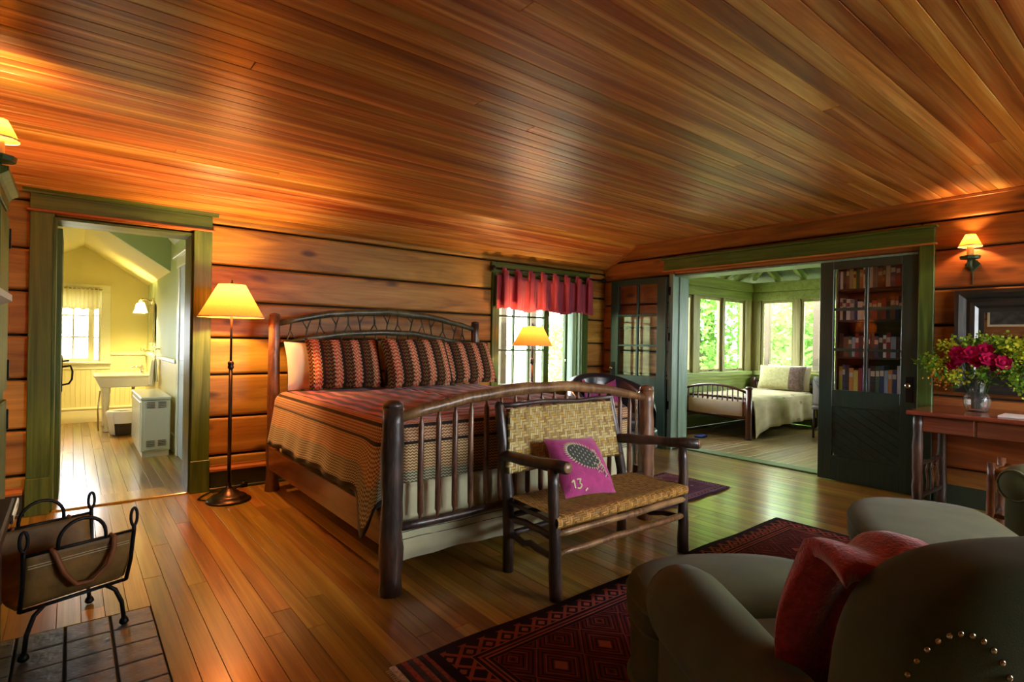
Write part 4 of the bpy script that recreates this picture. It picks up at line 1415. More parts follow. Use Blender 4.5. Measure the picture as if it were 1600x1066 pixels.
cols = [(0, i / 56) for i in range(57)] + [(1, i / 56) for i in range(57)] + [(2, i / 56) for i in range(57)]
rings = [('d', j / 9) for j in range(9)] + [('r', j / 5) for j in range(6)] + [('t', j / 26) for j in range(1, 27)]
vs, us = [], []
for kind_, q in rings:
    for seg, f in cols:
        zh = hemz(seg, f)
        # corner softness: near mitres pull the outline in (rounded corner)
        cr = 0.0
        if seg == 0:
            cr = max(0, 1 - (1 - f) * (yhd - yft) / 0.12)
        elif seg == 2:
            cr = max(0, 1 - f * (yhd - yft) / 0.12)
        else:
            cr = max(0, 1 - min(f, 1 - f) * (xr_ - xl) / 0.12)
        rr = 0.085
        if kind_ == 'd':
            ins = -0.055 * (1 - q) ** 1.2 if seg != 1 else -0.0 * (1 - q)
            ztop = ZT - rr
            z = zh + (ztop - zh) * q
            d = 0.42 * q * (ztop - zh) / 0.36 if False else 0.36 * q
            ins += 0.010 * sin(f * 46 + seg) * (1 - q)
            if seg == 0 and f > 0.88:
                ins -= 0.03 * (1 - q) * (f - 0.88) / 0.12
        elif kind_ == 'r':
            a = q * pi / 2
            ins = rr * (1 - cos(a))
            z = ZT - rr + rr * sin(a)
            d = 0.36 + rr * a
        else:
            full = (xr_ - xl) / 2
            ins = rr + (full - rr) * q
            z = ZT + 0.012 * sin(q * pi * 0.5) + 0.004 * sin(f * 30 + q * 9)
            d = 0.36 + rr * pi / 2 + (full - rr) * q
        if ins > 0:
            i_in = ins
        else:
            i_in = ins
        yi = yft + i_in if seg != 9 else yft
        x0_, x1_ = xl + i_in, xr_ - i_in
        y0_ = yft + max(i_in, 0) if kind_ != 'd' else yft
        if seg == 0:
            p = (x0_, yhd + (y0_ - yhd) * f, z)
            uvp = p[1]
        elif seg == 1:
            p = (x0_ + (x1_ - x0_) * f if kind_ != 'd' else xl + (xr_ - xl) * f, y0_ - (0 if kind_ != 'd' else -ins), z)
            uvp = p[0]
        else:
            p = (x1_, y0_ + (yhd - y0_) * f, z)
            uvp = p[1]
        c_in = 0.035 * cr ** 2
        if seg == 0:
            p = (p[0] + c_in, p[1] + (c_in if f > 0.97 else 0), p[2])
        elif seg == 2:
            p = (p[0] - c_in, p[1] + (c_in if f < 0.03 else 0), p[2])
        else:
            p = (p[0] + (c_in if f < 0.02 else (-c_in if f > 0.98 else 0)), p[1] + c_in, p[2])
        vs.append(p)
        us.append((d, uvp))
nc = len(cols)
fs = [(j * nc + i, j * nc + i + 1, (j + 1) * nc + i + 1, (j + 1) * nc + i) for j in range(len(rings) - 1) for i in range(nc - 1)]
q_ = MB().add(vs, fs, us).build('bedspread', 'quilt', None, True, thick=0.008, center=True)
tag(q_, 'woven bedspread with red, black and tan zigzag stripes on the bed', 'bedspread')


def place_pillow(name, label, mat, w, h, t, loc, rz, tilt, group=None):
    o = cushion(w, h, t, 16).build(name, mat, None, True)
    o.location = loc
    o.rotation_euler = (tilt, 0, rz)
    tag(o, label, 'pillow', group)
    return o


TL = R(-24)
place_pillow('bed_pillow', 'plain ivory pillow behind the striped pillows', 'pillow_white', 0.66, 0.42, 0.12, (1.74, 4.775, 0.872), R(4), R(-14))
place_pillow('striped_pillow', 'striped red and black pillow at the left of the bed', 'pillow', 0.66, 0.47, 0.19, (1.87, 4.58, 0.882), R(-4), TL, 'striped bed pillows')
place_pillow('striped_pillow', 'striped pillow in front, between the other two striped ones', 'pillow', 0.70, 0.48, 0.20, (2.50, 4.40, 0.886), R(3), TL, 'striped bed pillows')
place_pillow('striped_pillow', 'striped pillow nearest the window', 'pillow', 0.66, 0.46, 0.19, (3.17, 4.60, 0.882), R(2), TL, 'striped bed pillows')

# ---------------------------------------------------------------- bench
bn_ = thing('hickory_bench', 'rustic hickory settee with woven splint seat and back at the bed foot', 'bench', (2.5, 2.27, 0))
QL = lambda x, y, z: (x - 2.5, y - 2.27, z)


def qp(name, mb, mat='bark'):
    return mb.build(name, mat, bn_, True)


FLg = [(1.945, 2.04), (3.045, 2.04)]
BLg = [(1.97, 2.47, 1.93, 2.525), (2.965, 2.475, 2.87, 2.525)]
for i, (x, y) in enumerate(FLg):
    qp('front_leg', branch(QL(x, y, 0), QL(x + (0.02 if i else -0.01), y + 0.03, 0.665), 0.034, 0.028, 10, 8, 0.006, 0.08))
for x, y, x2, y2 in BLg:
    qp('back_leg', MB().tube([QL(x, y, 0), QL(x, y, 0.22), QL(x, y + 0.01, 0.45), QL((x + x2) / 2, (y + y2) / 2 + 0.005, 0.70), QL(x2, y2, 0.945), QL(x2, y2, 0.97)], [0.032, 0.033, 0.034, 0.032, 0.028, 0.016], 10, True, 0.08, int(x * 100)))
qp('arm', branch(QL(1.945, 2.50, 0.66), QL(1.955, 1.985, 0.685), 0.030, 0.033, 10, 6, 0.006))
qp('arm', branch(QL(2.915, 2.50, 0.67), QL(3.10, 1.975, 0.69), 0.030, 0.033, 10, 6, 0.006))
for (p, q) in ((QL(1.955, 1.984, 0.685), QL(1.954, 1.977, 0.686)), (QL(3.10, 1.974, 0.69), QL(3.102, 1.967, 0.691))):
    qp('arm_end', MB().tube([p, q], [0.031, 0.024], 10), 'bark_gold')
for z in (0.335, 0.233):
    qp('front_stretcher', branch(QL(1.945, 2.045, z), QL(3.045, 2.045, z), 0.017, 0.020, 9, 10, 0.005), 'bark_gold')
    qp('back_stretcher', branch(QL(1.97, 2.47, z - 0.02), QL(2.965, 2.475, z - 0.02), 0.017, 0.018, 9, 8, 0.005))
    for (a, b) in ((0, 0), (1, 1)):
        qp('side_stretcher', branch(QL(FLg[a][0], 2.04, z - 0.02), QL(BLg[b][0], 2.47, z - 0.02), 0.018, 0.018))
# seat, woven
sx0, sx1, sy0, sy1, sz = 1.93, 3.06, 2.035, 2.475, 0.425
for (p, q) in ((QL(sx0, sy0, sz - .03), QL(sx1, sy0, sz - .03)), (QL(sx0 + .04, sy1, sz - .03), QL(sx1 - .04, sy1, sz - .03)), (QL(sx0, sy0, sz - .03), QL(sx0 + .04, sy1, sz - .03)), (QL(sx1, sy0, sz - .03), QL(sx1 - .04, sy1, sz - .03))):
    qp('seat_rail', branch(p, q, 0.012, 0.012, bend=0.002))


def seatfn(a, b):
    # b wraps: front underside -> top -> back underside
    w = 0.96
    x = sx0 + (sx1 - sx0) * a
    if b < 0.18:
        k = b / 0.18
        an = -pi / 2 - pi / 2 + k * pi
        y = sy0 + 0.0 - 0.03 * cos((k - 0.5) * pi) + 0.012
        z = sz - 0.03 + 0.033 * sin((k - 0.5) * pi)
    elif b > 0.86:
        k = (b - 0.86) / 0.14
        y = sy1 + 0.03 * cos((0.5 - k) * pi) - 0.012
        z = sz - 0.03 + 0.033 * sin((0.5 - k) * pi)
    else:
        k = (b - 0.18) / 0.68
        y = sy0 + 0.012 + (sy1 - sy0 - 0.024) * k
        z = sz + 0.003 - 0.022 * sin(k * pi) * sin(a * pi)
    x = x + (0.02 if False else 0) + (0.5 - a) * 0.08 * max(0, (y - sy0) / (sy1 - sy0))
    return QL(x, y, z)


MB().grid(seatfn, 50, 34, lambda a, b: (a * 1.13, b * 0.70)).build('woven_seat', 'weave_seat', bn_, True)
# woven back
bz0, bz1 = 0.565, 0.925


def backfn(a, b):
    y0_ = 2.505 + (b - 0.5) * 0.05
    x = 1.975 + (2.845 - 1.975) * a + (1 - b) * 0.04 * (2 * a - 1)
    bul = 0.028 * cos((b - 0.5) * pi) * 0
    z = bz0 + (bz1 - bz0) * b
    return QL(x, y0_ + 0.03 * sin(a * pi) - 0.03, z)


MB().grid(backfn, 40, 16, lambda a, b: (a * 0.9, b * 0.36)).build('woven_back', 'weave_back', bn_, True, thick=0.03)
qp('back_rail', branch(QL(1.935, 2.515, bz1 + 0.02), QL(2.87, 2.515, bz1 + 0.02), 0.015, 0.015))
qp('back_rail', branch(QL(1.96, 2.475, bz0), QL(2.94, 2.475, bz0), 0.015, 0.015), 'bark_gold')

# magenta cushion with a pine cone
CW, CH, CT = 0.385, 0.37, 0.13
cu = thing('pine_cone_cushion', 'magenta cushion with a pine cone motif propped on the woven bench', 'cushion', (2.31, 2.145, 0.452), R(-6))
cu.rotation_euler = (R(-38), R(3), R(-4))
cushion(CW, CH, CT, 16).build('cover', 'pink_wool', cu, True)


def cpt(u, v, e=0.003):
    pr = max(0.0, (1 - abs(u) ** 3.2) * (1 - abs(v) ** 3.2)) ** 0.5
    return Vector((u * CW / 2, -(CT / 2 * pr + e), CH / 2 + v * CH / 2))


def motif(polys, mat, name, e):
    mb = MB()
    for poly in polys:
        ps = [cpt(u, v, e) for u, v in poly]
        mb.add(ps, [tuple(range(len(ps)))])
    return mb.build(name, mat, cu, False, thick=0.002)


dark, cream = [], []
rgm = random.Random(5)
ca_, sa_ = cos(R(-24)), sin(R(-24))


def cone(u, v):
    return (-0.02 + 1.12 * (u * ca_ - v * sa_), 0.16 + 1.12 * (u * sa_ + v * ca_) * 1.15)


for k in range(5):
    for i in range(24):
        q = []
        for rr_, ii in ((k / 5, i), (k / 5, i + 1), ((k + 1) / 5, i + 1), ((k + 1) / 5, i)):
            a = 2 * pi * ii / 24
            q.append(cone(0.52 * rr_ * cos(a) * (1.08 if cos(a) < 0 else 0.92), 0.27 * rr_ * sin(a)))
        dark.append(q[1:] if k == 0 else q)
for i in range(40):
    a = 2 * pi * i / 40
    c0 = cone(0.52 * cos(a), 0.27 * sin(a))
    c1 = cone(0.60 * cos(a) - 0.04, 0.35 * sin(a))
    n = (-(c1[1] - c0[1]) * 0.22, (c1[0] - c0[0]) * 0.22)
    cream.append([(c0[0] - n[0], c0[1] - n[1]), (c0[0] + n[0], c0[1] + n[1]), c1])
for i in range(7):
    for j in range(5):
        u = -0.42 + i * 0.13 + (j % 2) * 0.065
        v = -0.18 + j * 0.09
        if (u / 0.48) ** 2 + (v / 0.25) ** 2 < 0.95:
            c0 = cone(u, v)
            cream.append([(c0[0], c0[1] + 0.035), (c0[0] + 0.022, c0[1]), (c0[0] + 0.012, c0[1] - 0.035), (c0[0] - 0.012, c0[1] - 0.01)])
for bu, bv, n in ((0.42, 0.34, 9), (0.30, -0.12, 4), (0.50, -0.10, 6)):
    for i in range(n):
        v = bv - i * 0.085
        u = bu + i * 0.02
        for sg in (-1, 1):
            (cream if (i + sg) % 3 else dark).append([(u, v + 0.03), (u + sg * 0.085, v - 0.05), (u + sg * 0.06, v - 0.06), (u, v)])
motif([p for p in dark if all(abs(q[0]) < 0.97 and abs(q[1]) < 0.97 for q in p)], 'motif_dark', 'pine_cone', 0.002)
motif([p for p in cream if all(abs(q[0]) < 0.97 and abs(q[1]) < 0.97 for q in p)], 'motif_cream', 'pine_cone_scales', 0.0045)
let = []


def stroke(pts, w=0.022):
    for (a, b) in zip(pts, pts[1:]):
        d = (b[0] - a[0], b[1] - a[1])
        L = sqrt(d[0] ** 2 + d[1] ** 2)
        n = (-d[1] / L * w, d[0] / L * w)
        let.append([(a[0] - n[0], a[1] - n[1]), (b[0] - n[0], b[1] - n[1]), (b[0] + n[0], b[1] + n[1]), (a[0] + n[0], a[1] + n[1])])


stroke([(-0.78, -0.62), (-0.70, -0.56), (-0.70, -0.80)])
stroke([(-0.60, -0.56), (-0.46, -0.56), (-0.54, -0.67), (-0.46, -0.74), (-0.54, -0.82), (-0.63, -0.80)])
stroke([(-0.34, -0.90), (-0.26, -0.84)])
motif(let, 'motif_cream', 'stitched_numeral', 0.003)


# ---------------------------------------------------------------- upholstery helpers
def spow(c, e):
    return math.copysign(abs(c) ** e, c)


def soft(c, h, e1=0.4, e2=0.4, n=36, m=20, warp=None, mb=None):
    """superellipsoid block: centre c, half sizes h"""
    mb = mb or MB()

    def fn(a, b):
        th = a * 2 * pi
        ph = (b - 0.5) * pi
        x = h[0] * spow(cos(ph), e1) * spow(cos(th), e2)
        y = h[1] * spow(cos(ph), e1) * spow(sin(th), e2)
        z = h[2] * spow(sin(ph), e1)
        p = (c[0] + x, c[1] + y, c[2] + z)
        return warp(p) if warp else p
    return mb.grid(fn, n, m, None, True)


def club_chair(label, loc, rz):
    t_ = thing('club_chair', label, 'armchair', loc, rz)
    G = 'chair_green'
    soft((0, 0.0, 0.20), (0.36, 0.40, 0.13), 0.25, 0.25).build('seat_base', G, t_, True)
    soft((0, 0.10, 0.385), (0.30, 0.36, 0.085), 0.45, 0.3).build('seat_cushion', G, t_, True)
    for s_ in (-1, 1):
        x = s_ * 0.365
        a_ = soft((x, 0.02, 0.32), (0.085, 0.385, 0.27), 0.3, 0.3).build('arm', G, t_, True)
        rl = MB()
        prof = [(-0.36, 0.085), (-0.2, 0.10), (0.1, 0.112), (0.30, 0.118), (0.375, 0.105), (0.41, 0.075), (0.425, 0.02)]
        rl.tube([(x + s_ * 0.012, y, 0.545) for y, r in prof], [r for y, r in prof], 18)
        rl.build('arm_roll', G, a_, True)
        MB().tube([(x + s_ * 0.012 + 0.085 * cos(q), 0.405, 0.545 + 0.085 * sin(q)) for q in [2 * pi * i / 20 for i in range(21)]], 0.006, 6).build('arm_piping', 'piping', a_, True)

    def lean(p):
        x, y, z = p
        return (x, y - 0.06 * (z - 0.4) + 0.12 * x * x, z - 0.25 * x * x * max(0, z - 0.5) * 2)
    hb = (0.375, 0.11, 0.44)
    bk = soft((0, -0.335, 0.535), hb, 0.42, 0.42, 44, 26, lean).build('backrest', G, t_, True)
    soft((0, -0.23, 0.62), (0.29, 0.09, 0.27), 0.5, 0.45, 32, 18, lean).build('back_cushion', G, t_, True)
    # nail heads round the outside back
    nm = MB().lathe([(0.0055, 0), (0.005, 0.002), (0.003, 0.0035), (0.0004, 0.004)], 8).mesh('nail_head', True)
    nm.materials.append(M['brass'])
    pts_ = [(-0.385, 0.30 + 0.05 * q) for q in range(9)] + [(-0.295 - 0.09 * cos(pi * q / 18), 0.70 + 0.19 * sin(pi * q / 18)) for q in range(19)] + [(-0.205, 0.70 - 0.05 * q) for q in range(1, 9)]
    for x, z in pts_:
        x *= 0.95
        cph = max(0.05, 1 - (abs(z - 0.535) / hb[2]) ** (2 / 0.42)) ** (0.42 / 2)
        yy = -hb[1] * cph * max(0.0, 1 - min(1, abs(x) / (hb[0] * cph)) ** (2 / 0.42)) ** (0.42 / 2)
        p = lean((x, -0.335 + yy - 0.001, z))
        o = link('nail_head', nm, bk, p)
        o.rotation_euler = (R(90), 0, 0)
    for sx in (-0.3, 0.3):
        for sy in (-0.32, 0.32):
            MB().lathe([(0.022, 0), (0.03, 0.05), (0.03, 0.09)], 10, (sx, sy, 0)).build('foot', 'desk', t_, True)
    return t_


def ottoman(label, loc, rz, hx, hf, hb, zt):
    t_ = thing('ottoman', label, 'ottoman', loc, rz)

    def outline(k, n=48):
        out = []
        for i in range(n):
            a = 2 * pi * i / n
            if sin(a) >= 0:
                x, y = hx * spow(cos(a), 0.8), hf * spow(sin(a), 0.8)
            else:
                x, y = hx * spow(cos(a), 0.35), hb * spow(sin(a), 0.5)
            out.append((x * k, y * k))
        return out

    def shell(levels):
        mb = MB()
        n = 48
        vs_ = []
        for k, z in levels:
            vs_ += [(x, y, z) for x, y in outline(k)]
        fs_ = [(j * n + i, j * n + (i + 1) % n, (j + 1) * n + (i + 1) % n, (j + 1) * n + i) for j in range(len(levels) - 1) for i in range(n)]
        fs_ += [tuple(range(n - 1, -1, -1)), tuple((len(levels) - 1) * n + i for i in range(n))]
        return mb.add(vs_, fs_)
    zs = zt - 0.13
    shell([(0.93, 0.075), (0.95, 0.085), (0.955, 0.2), (0.97, zs - 0.01), (0.94, zs)]).build('body', 'chair_green', t_, True)
    shell([(0.95, zs), (0.99, zs + 0.01), (1.0, zs + 0.045), (0.995, zt - 0.045), (0.97, zt - 0.022), (0.90, zt - 0.006), (0.72, zt + 0.003), (0.45, zt + 0.009), (0.2, zt + 0.011), (0.02, zt + 0.012)]).build('cushion', 'chair_green', t_, True)
    for k, z in ((0.985, zs + 0.004), (0.992, zt - 0.048)):
        pts = [(x, y, z) for x, y in outline(k)]
        MB().tube(pts + pts[:2], 0.006, 6, False).build('piping', 'piping', t_, True)
    pts = [(x, y, 0.085) for x, y in outline(0.96)]
    MB().tube(pts + pts[:2], 0.011, 6, False).build('base_band', 'piping', t_, True)
    for a in (0.7, 2.4, 3.9, 5.5):
        MB().lathe([(0.02, 0), (0.028, 0.04), (0.028, 0.08)], 10, (hx * 0.75 * cos(a), (hf if sin(a) > 0 else hb) * 0.75 * sin(a), 0)).build('foot', 'desk', t_, True)
    return t_


C1, A1 = (1.53, 0.44), R(-33.5)
club_chair('olive green club chair in the foreground, its nail trimmed back to the viewer', (C1[0], C1[1], 0.016), A1)
o1x, o1y = rot2(0.0, 0.70, A1)
ottoman('olive green ottoman pushed against the foreground club chair', (C1[0] + o1x, C1[1] + o1y, 0.016), A1, 0.42, 0.30, 0.20, 0.45)
club_chair('green club chair at the right edge beside the desk', (4.30, 0.13, 0.016), R(64.5))
ottoman('wide olive ottoman standing before the desk', (3.25, 0.775, 0.016), math.atan2(0.48, 0.88), 0.60, 0.36, 0.34, 0.45)

# red fleece throw over the foreground chair
th_ = []


def throwfn(a, b):
    # a across, b from the top of the back down the inside to the seat
    x = -0.345 + (0.17 + 0.12 * b) * a + 0.015 * sin(b * 8)
    if b < 0.2:
        k = b / 0.2
        y = -0.30 + 0.12 * k
        z = 0.915 + 0.012 * sin(k * pi * 0.8)
    else:
        k = (b - 0.2) / 0.8
        y = -0.18 + 0.13 * k + 0.02 * sin(k * 6)
        z = 0.92 - 0.44 * k
    z += 0.008 * sin(a * 9 + b * 7)
    y += 0.010 * sin(a * 11 + b * 5)
    y += 0.15 * x * x
    z -= 0.25 * x * x
    px, py = rot2(x, y, A1)
    return (C1[0] + px, C1[1] + py, z + 0.012)


o = MB().grid(throwfn, 22, 50).build('fleece_throw', 'fleece', None, True, thick=0.035, center=True)
tag(o, 'fluffy red throw draped over the back of the foreground chair', 'blanket')


# ---------------------------------------------------------------- rugs
def rug(name, label, x0, x1, y0, y1, cs, sc, rz=0.0, fringe=None, z=0.0):
    w, l = x1 - x0, y1 - y0
    t_ = thing(name, label, 'rug', ((x0 + x1) / 2, (y0 + y1) / 2, z), rz)
    m = rug_mat(name + '_wool', w, l, cs, sc)
    rg_ = random.Random(3)
    mb = MB().grid(lambda a, b: ((a - 0.5) * w, (b - 0.5) * l + 0.006 * sin(a * 21) * (1 if b in (0, 1) else 0), 0.010 + 0.001 * sin(a * 30) * sin(b * 20)), 40, 24, lambda a, b: (a * w, b * l))
    mb.build('pile', m, t_, True, thick=0.009)
    return t_


r1 = rug('patterned_rug', 'dark red patterned wool rug lying under the bench and green chairs', 1.17, 4.20, -0.35, 2.0, ((0.16, 0.028, 0.028), (0.30, 0.07, 0.06), (0.33, 0.10, 0.075), (0.022, 0.012, 0.022)), 1.0)
kc = [(0.75, 0.7, 0.6), (0.03, 0.02, 0.03), (0.30, 0.05, 0.05), (0.05, 0.05, 0.08), (0.36, 0.10, 0.08), (0.03, 0.02, 0.03), (0.28, 0.06, 0.07)]
for i, c in enumerate(kc):
    mm = plain('kilim_band_%d' % i, c, 0.95, var=0.6, scale=70)
    x1 = -1.515 - 0.17 + i * 0.0245
    MB().grid(lambda a, b: (x1 + a * 0.0245 + 0.004 * sin(b * 14), (b - 0.5) * 2.36, 0.008), 1, 50).build('kilim_end_band', mm, r1, True, thick=0.007)
fr = MB()
for i in range(180):
    y = -1.18 + i * 2.36 / 180
    fr.box(-1.515 - 0.185, -1.515 - 0.165, y, y + 0.005, 0.003, 0.006)
fr.build('fringe', 'thread', r1, kind='stuff')
r2 = rug('bedside_rug', 'small purple bedside rug behind the bench', 3.55, 4.72, 2.66, 3.35, ((0.16, 0.05, 0.13), (0.26, 0.13, 0.22), (0.34, 0.24, 0.30), (0.05, 0.03, 0.07)), 0.55, R(3))
fr = MB()
for i in range(60):
    y = -0.34 + i * 0.68 / 60
    fr.box(0.58, 0.625, y, y + 0.005, 0.003, 0.006)
fr.build('fringe', 'thread', r2, kind='stuff')

# ---------------------------------------------------------------- writing desk, mirror, stool
DZ = 0.835
dk_ = thing('writing_desk', 'reddish wood writing desk on bark legs below the mirror', 'desk', (5.43, 0.56, 0))
DL = lambda x, y, z: (x - 5.43, y - 0.56, z)
p = DL(5.05, -0.30, 0)
bx('top', 'desk', dk_, 5.04 - 5.43, 5.82 - 5.43, -0.30 - 0.56, 1.425 - 0.56, DZ - 0.032, DZ, 0.006, 2)
for a, b in ((1.33, 1.02), (1.005, 0.25), (0.235, -0.2)):
    d_ = bx('drawer', 'desk', dk_, 5.085 - 5.43, 5.11 - 5.43, b - 0.56, a - 0.56, DZ - 0.155, DZ - 0.036, 0.004)
bx('apron_back', 'desk', dk_, 5.11 - 5.43, 5.76 - 5.43, -0.22 - 0.56, 1.345 - 0.56, DZ - 0.16, DZ - 0.034)
bx('drawer_divider', 'desk', dk_, 5.088 - 5.43, 5.105 - 5.43, 1.008 - 0.56, 1.018 - 0.56, DZ - 0.155, DZ - 0.036)
for x in (5.10, 5.74):
    for y in (1.36, -0.24):
        branch(DL(x, y, 0), DL(x, y, DZ - 0.033), 0.036, 0.032, 12, 10, 0.005, 0.08).build('leg', 'bark', dk_, True)
for z in (0.16, 0.42):
    branch(DL(5.10, 1.36, z), DL(5.74, 1.36, z), 0.016, 0.016).build('side_stretcher', 'bark', dk_, True)
for i in range(4):
    x = 5.20 + i * 0.14
    MB().tube([DL(x, 1.36, 0.16), DL(x + 0.03, 1.36, 0.25), DL(x - 0.02, 1.36, 0.34), DL(x + 0.03, 1.36, 0.42)], 0.008, 6).build('bent_twig', 'bark_red', dk_, True)
tag(MB().box(5.12, 5.35, 0.62, 0.90, DZ + 0.001, DZ + 0.016).build('notebook', 'paper', None, bev=0.003, center=True), 'white notebook lying on the desk right of the vase', 'book')

mr = thing('wall_mirror', 'large mirror in a wide black stepped frame above the desk', 'mirror', (XR - 0.005, 0.62, 0.95))
ML = lambda y, z: (y - 0.62, z - 0.95)
my0, my1, mz0, mz1 = -0.06, 1.30, 0.955, 1.80
fwid = 0.185
prof = [(0.0, 0.0), (0.0, 0.075), (0.03, 0.085), (0.06, 0.07), (0.075, 0.05), (0.10, 0.06), (0.13, 0.055), (0.15, 0.035), (fwid, 0.03), (fwid, 0.0)]


def frame_side(name, corners, k0, k1):
    """mitred moulding between two corners of the rectangle"""
    (ya, za, sya, sza), (yb, zb, syb, szb) = corners
    vs_ = []
    for d, h in prof:
        vs_.append((-h,) + ML(ya + sya * d, za + sza * d))
    for d, h in prof:
        vs_.append((-h,) + ML(yb + syb * d, zb + szb * d))
    n = len(prof)
    fs_ = [(i, (i + 1) % n, n + (i + 1) % n, n + i) for i in range(n)] + [tuple(range(n - 1, -1, -1)), tuple(range(n, 2 * n))]
    MB().add(vs_, fs_).build(name, 'black_frame', mr)


cs_ = [(my0, mz0, 1, 1), (my1, mz0, -1, 1), (my1, mz1, -1, -1), (my0, mz1, 1, -1)]
for i in range(4):
    frame_side('frame_moulding', (cs_[i], cs_[(i + 1) % 4]), 0, 0)
a = ML(my0 + fwid - 0.005, mz0 + fwid - 0.005)
b = ML(my1 - fwid + 0.005, mz1 - fwid + 0.005)
MB().box(-0.022, -0.015, a[0], b[0], a[1], b[1]).build('mirror_glass', 'mirror', mr)

st = thing('hickory_stool', 'dark bark stool with peeled rails tucked beside the desk', 'stool', (5.0, 0.66, 0))
SP = [(-0.14, 0.22), (-0.14, -0.22), (0.16, 0.22), (0.16, -0.22)]
for x, y in SP:
    branch((x, y, 0), (x, y, 0.55), 0.026, 0.023, 10, 6, 0.003).build('leg', 'bark_red', st, True)
for z in (0.50, 0.45, 0.2):
    for i, j in ((0, 1), (2, 3), (0, 2), (1, 3)):
        branch((SP[i][0], SP[i][1], z), (SP[j][0], SP[j][1], z - 0.01), 0.015, 0.015).build('rail', 'bark_gold' if z > 0.3 else 'bark', st, True)
MB().grid(lambda a, b: (-0.14 + 0.30 * a, -0.21 + 0.42 * b, 0.49 - 0.015 * sin(a * pi) * sin(b * pi)), 16, 16, lambda a, b: (a * 0.3, b * 0.42)).build('woven_seat', 'weave_seat', st, True, thick=0.02)

# ---------------------------------------------------------------- vase and flowers
VX, VY = 5.47, 1.085
vz = thing('glass_vase', 'clear cut glass vase holding the bouquet on the desk', 'vase', (VX, VY, DZ))
pv = [(0.045, 0.0), (0.066, 0.006), (0.082, 0.045), (0.087, 0.085), (0.078, 0.12), (0.056, 0.145), (0.056, 0.17), (0.066, 0.23), (0.080, 0.275)]
MB().lathe(pv + [(r - 0.004, z) for r, z in reversed(pv[1:])] + [(0.02, 0.01)], 12).build('glass_body', 'vase', vz, False)
rgf = random.Random(17)


def stem_to(mb, tip, base_r=0.03):
    a = rgf.uniform(0, 2 * pi)
    b0 = (base_r * cos(a), base_r * sin(a), 0.02)
    mid = (tip[0] * 0.25, tip[1] * 0.22, 0.22)
    mb.tube([b0, mid, tip], 0.0028, 5)


def flower_root(name, label, group):
    return thing(name, label, 'flower', (VX, VY, DZ), 0, group)


rose_spots = [(-0.10, -0.02, 0.33), (-0.12, 0.06, 0.36), (-0.13, -0.09, 0.35), (-0.09, 0.11, 0.31), (-0.12, 0.015, 0.40), (-0.06, -0.13, 0.29), (-0.10, 0.10, 0.40), (-0.08, 0.16, 0.27), (-0.07, -0.06, 0.42), (-0.12, -0.17, 0.33)]
rl_ = ['centre front', 'left of centre', 'right of centre', 'lower left', 'upper centre', 'lower right', 'upper left', 'lowest left', 'topmost', 'rightmost']
for i, (x, y, z) in enumerate(rose_spots):
    z += 0.05
    f_ = flower_root('rose', 'magenta rose in the vase, %s of the roses' % rl_[i], 'magenta roses in the vase')
    mb = MB()
    stem_to(mb, (x, y, z - 0.01))
    mb.build('stem', 'stem', f_, True)
    mb = MB()
    for ring, (n, r, el, sz_) in enumerate(((5, 0.008, 1.25, 0.032), (6, 0.02, 0.95, 0.042), (8, 0.03, 0.5, 0.048))):
        for j in range(n):
            a = 2 * pi * j / n + ring * 0.5
            ca, sa = cos(a), sin(a)
            o_ = Vector((ca, sa, 0))
            tn = Vector((-sa, ca, 0))
            up = (Vector((0, 0, 1)) * sin(el) + o_ * cos(el)).normalized()
            b0 = o_ * r * 0.5
            p1 = b0 + up * sz_ * 0.6 + tn * sz_ * 0.5
            p2 = b0 + up * sz_ * 0.6 - tn * sz_ * 0.5
            p3 = b0 + up * sz_ + o_ * 0.004
            qr = Vector((0, 0, 1)).rotation_difference(Vector((-0.8, y * 3.0, 0.45)))
            mb.add([Vector((x, y, z)) + qr @ w_ for w_ in (b0 - tn * 0.006, b0 + tn * 0.006, p1, p3, p2)], [(0, 1, 2, 3, 4)])
    mb.sphere((x - 0.012, y, z + 0.006), 0.02, 8, 5)
    mb.build('bloom', 'rose', f_, True)
spray = [('yellow_spray', 'yellow_bloom', 'yellow flower spray'), ('lime_spray', 'lime_bloom', 'lime green flower spray'), ('orange_spray', 'orange_bloom', 'orange flower spray')]
spots = [(-0.06, 0.22, 0.30, 0), (-0.03, 0.17, 0.44, 0), (-0.08, 0.20, 0.20, 2), (-0.02, 0.10, 0.46, 1), (-0.08, -0.04, 0.24, 1), (-0.05, -0.20, 0.42, 0), (-0.07, -0.26, 0.38, 0), (-0.10, -0.22, 0.24, 1), (-0.06, -0.32, 0.28, 1), (-0.02, -0.13, 0.46, 1),
         (0.05, 0.02, 0.48, 1), (-0.05, 0.28, 0.33, 1), (-0.03, -0.36, 0.40, 0), (-0.08, -0.30, 0.18, 1), (0.06, -0.20, 0.47, 0), (-0.11, 0.12, 0.22, 0)]
pos_w = ['far left', 'upper left', 'lower left', 'top left', 'low centre', 'upper right', 'right', 'lower right', 'far lower right', 'top right', 'back centre', 'leftmost', 'far right', 'lowest right', 'back right', 'front left']
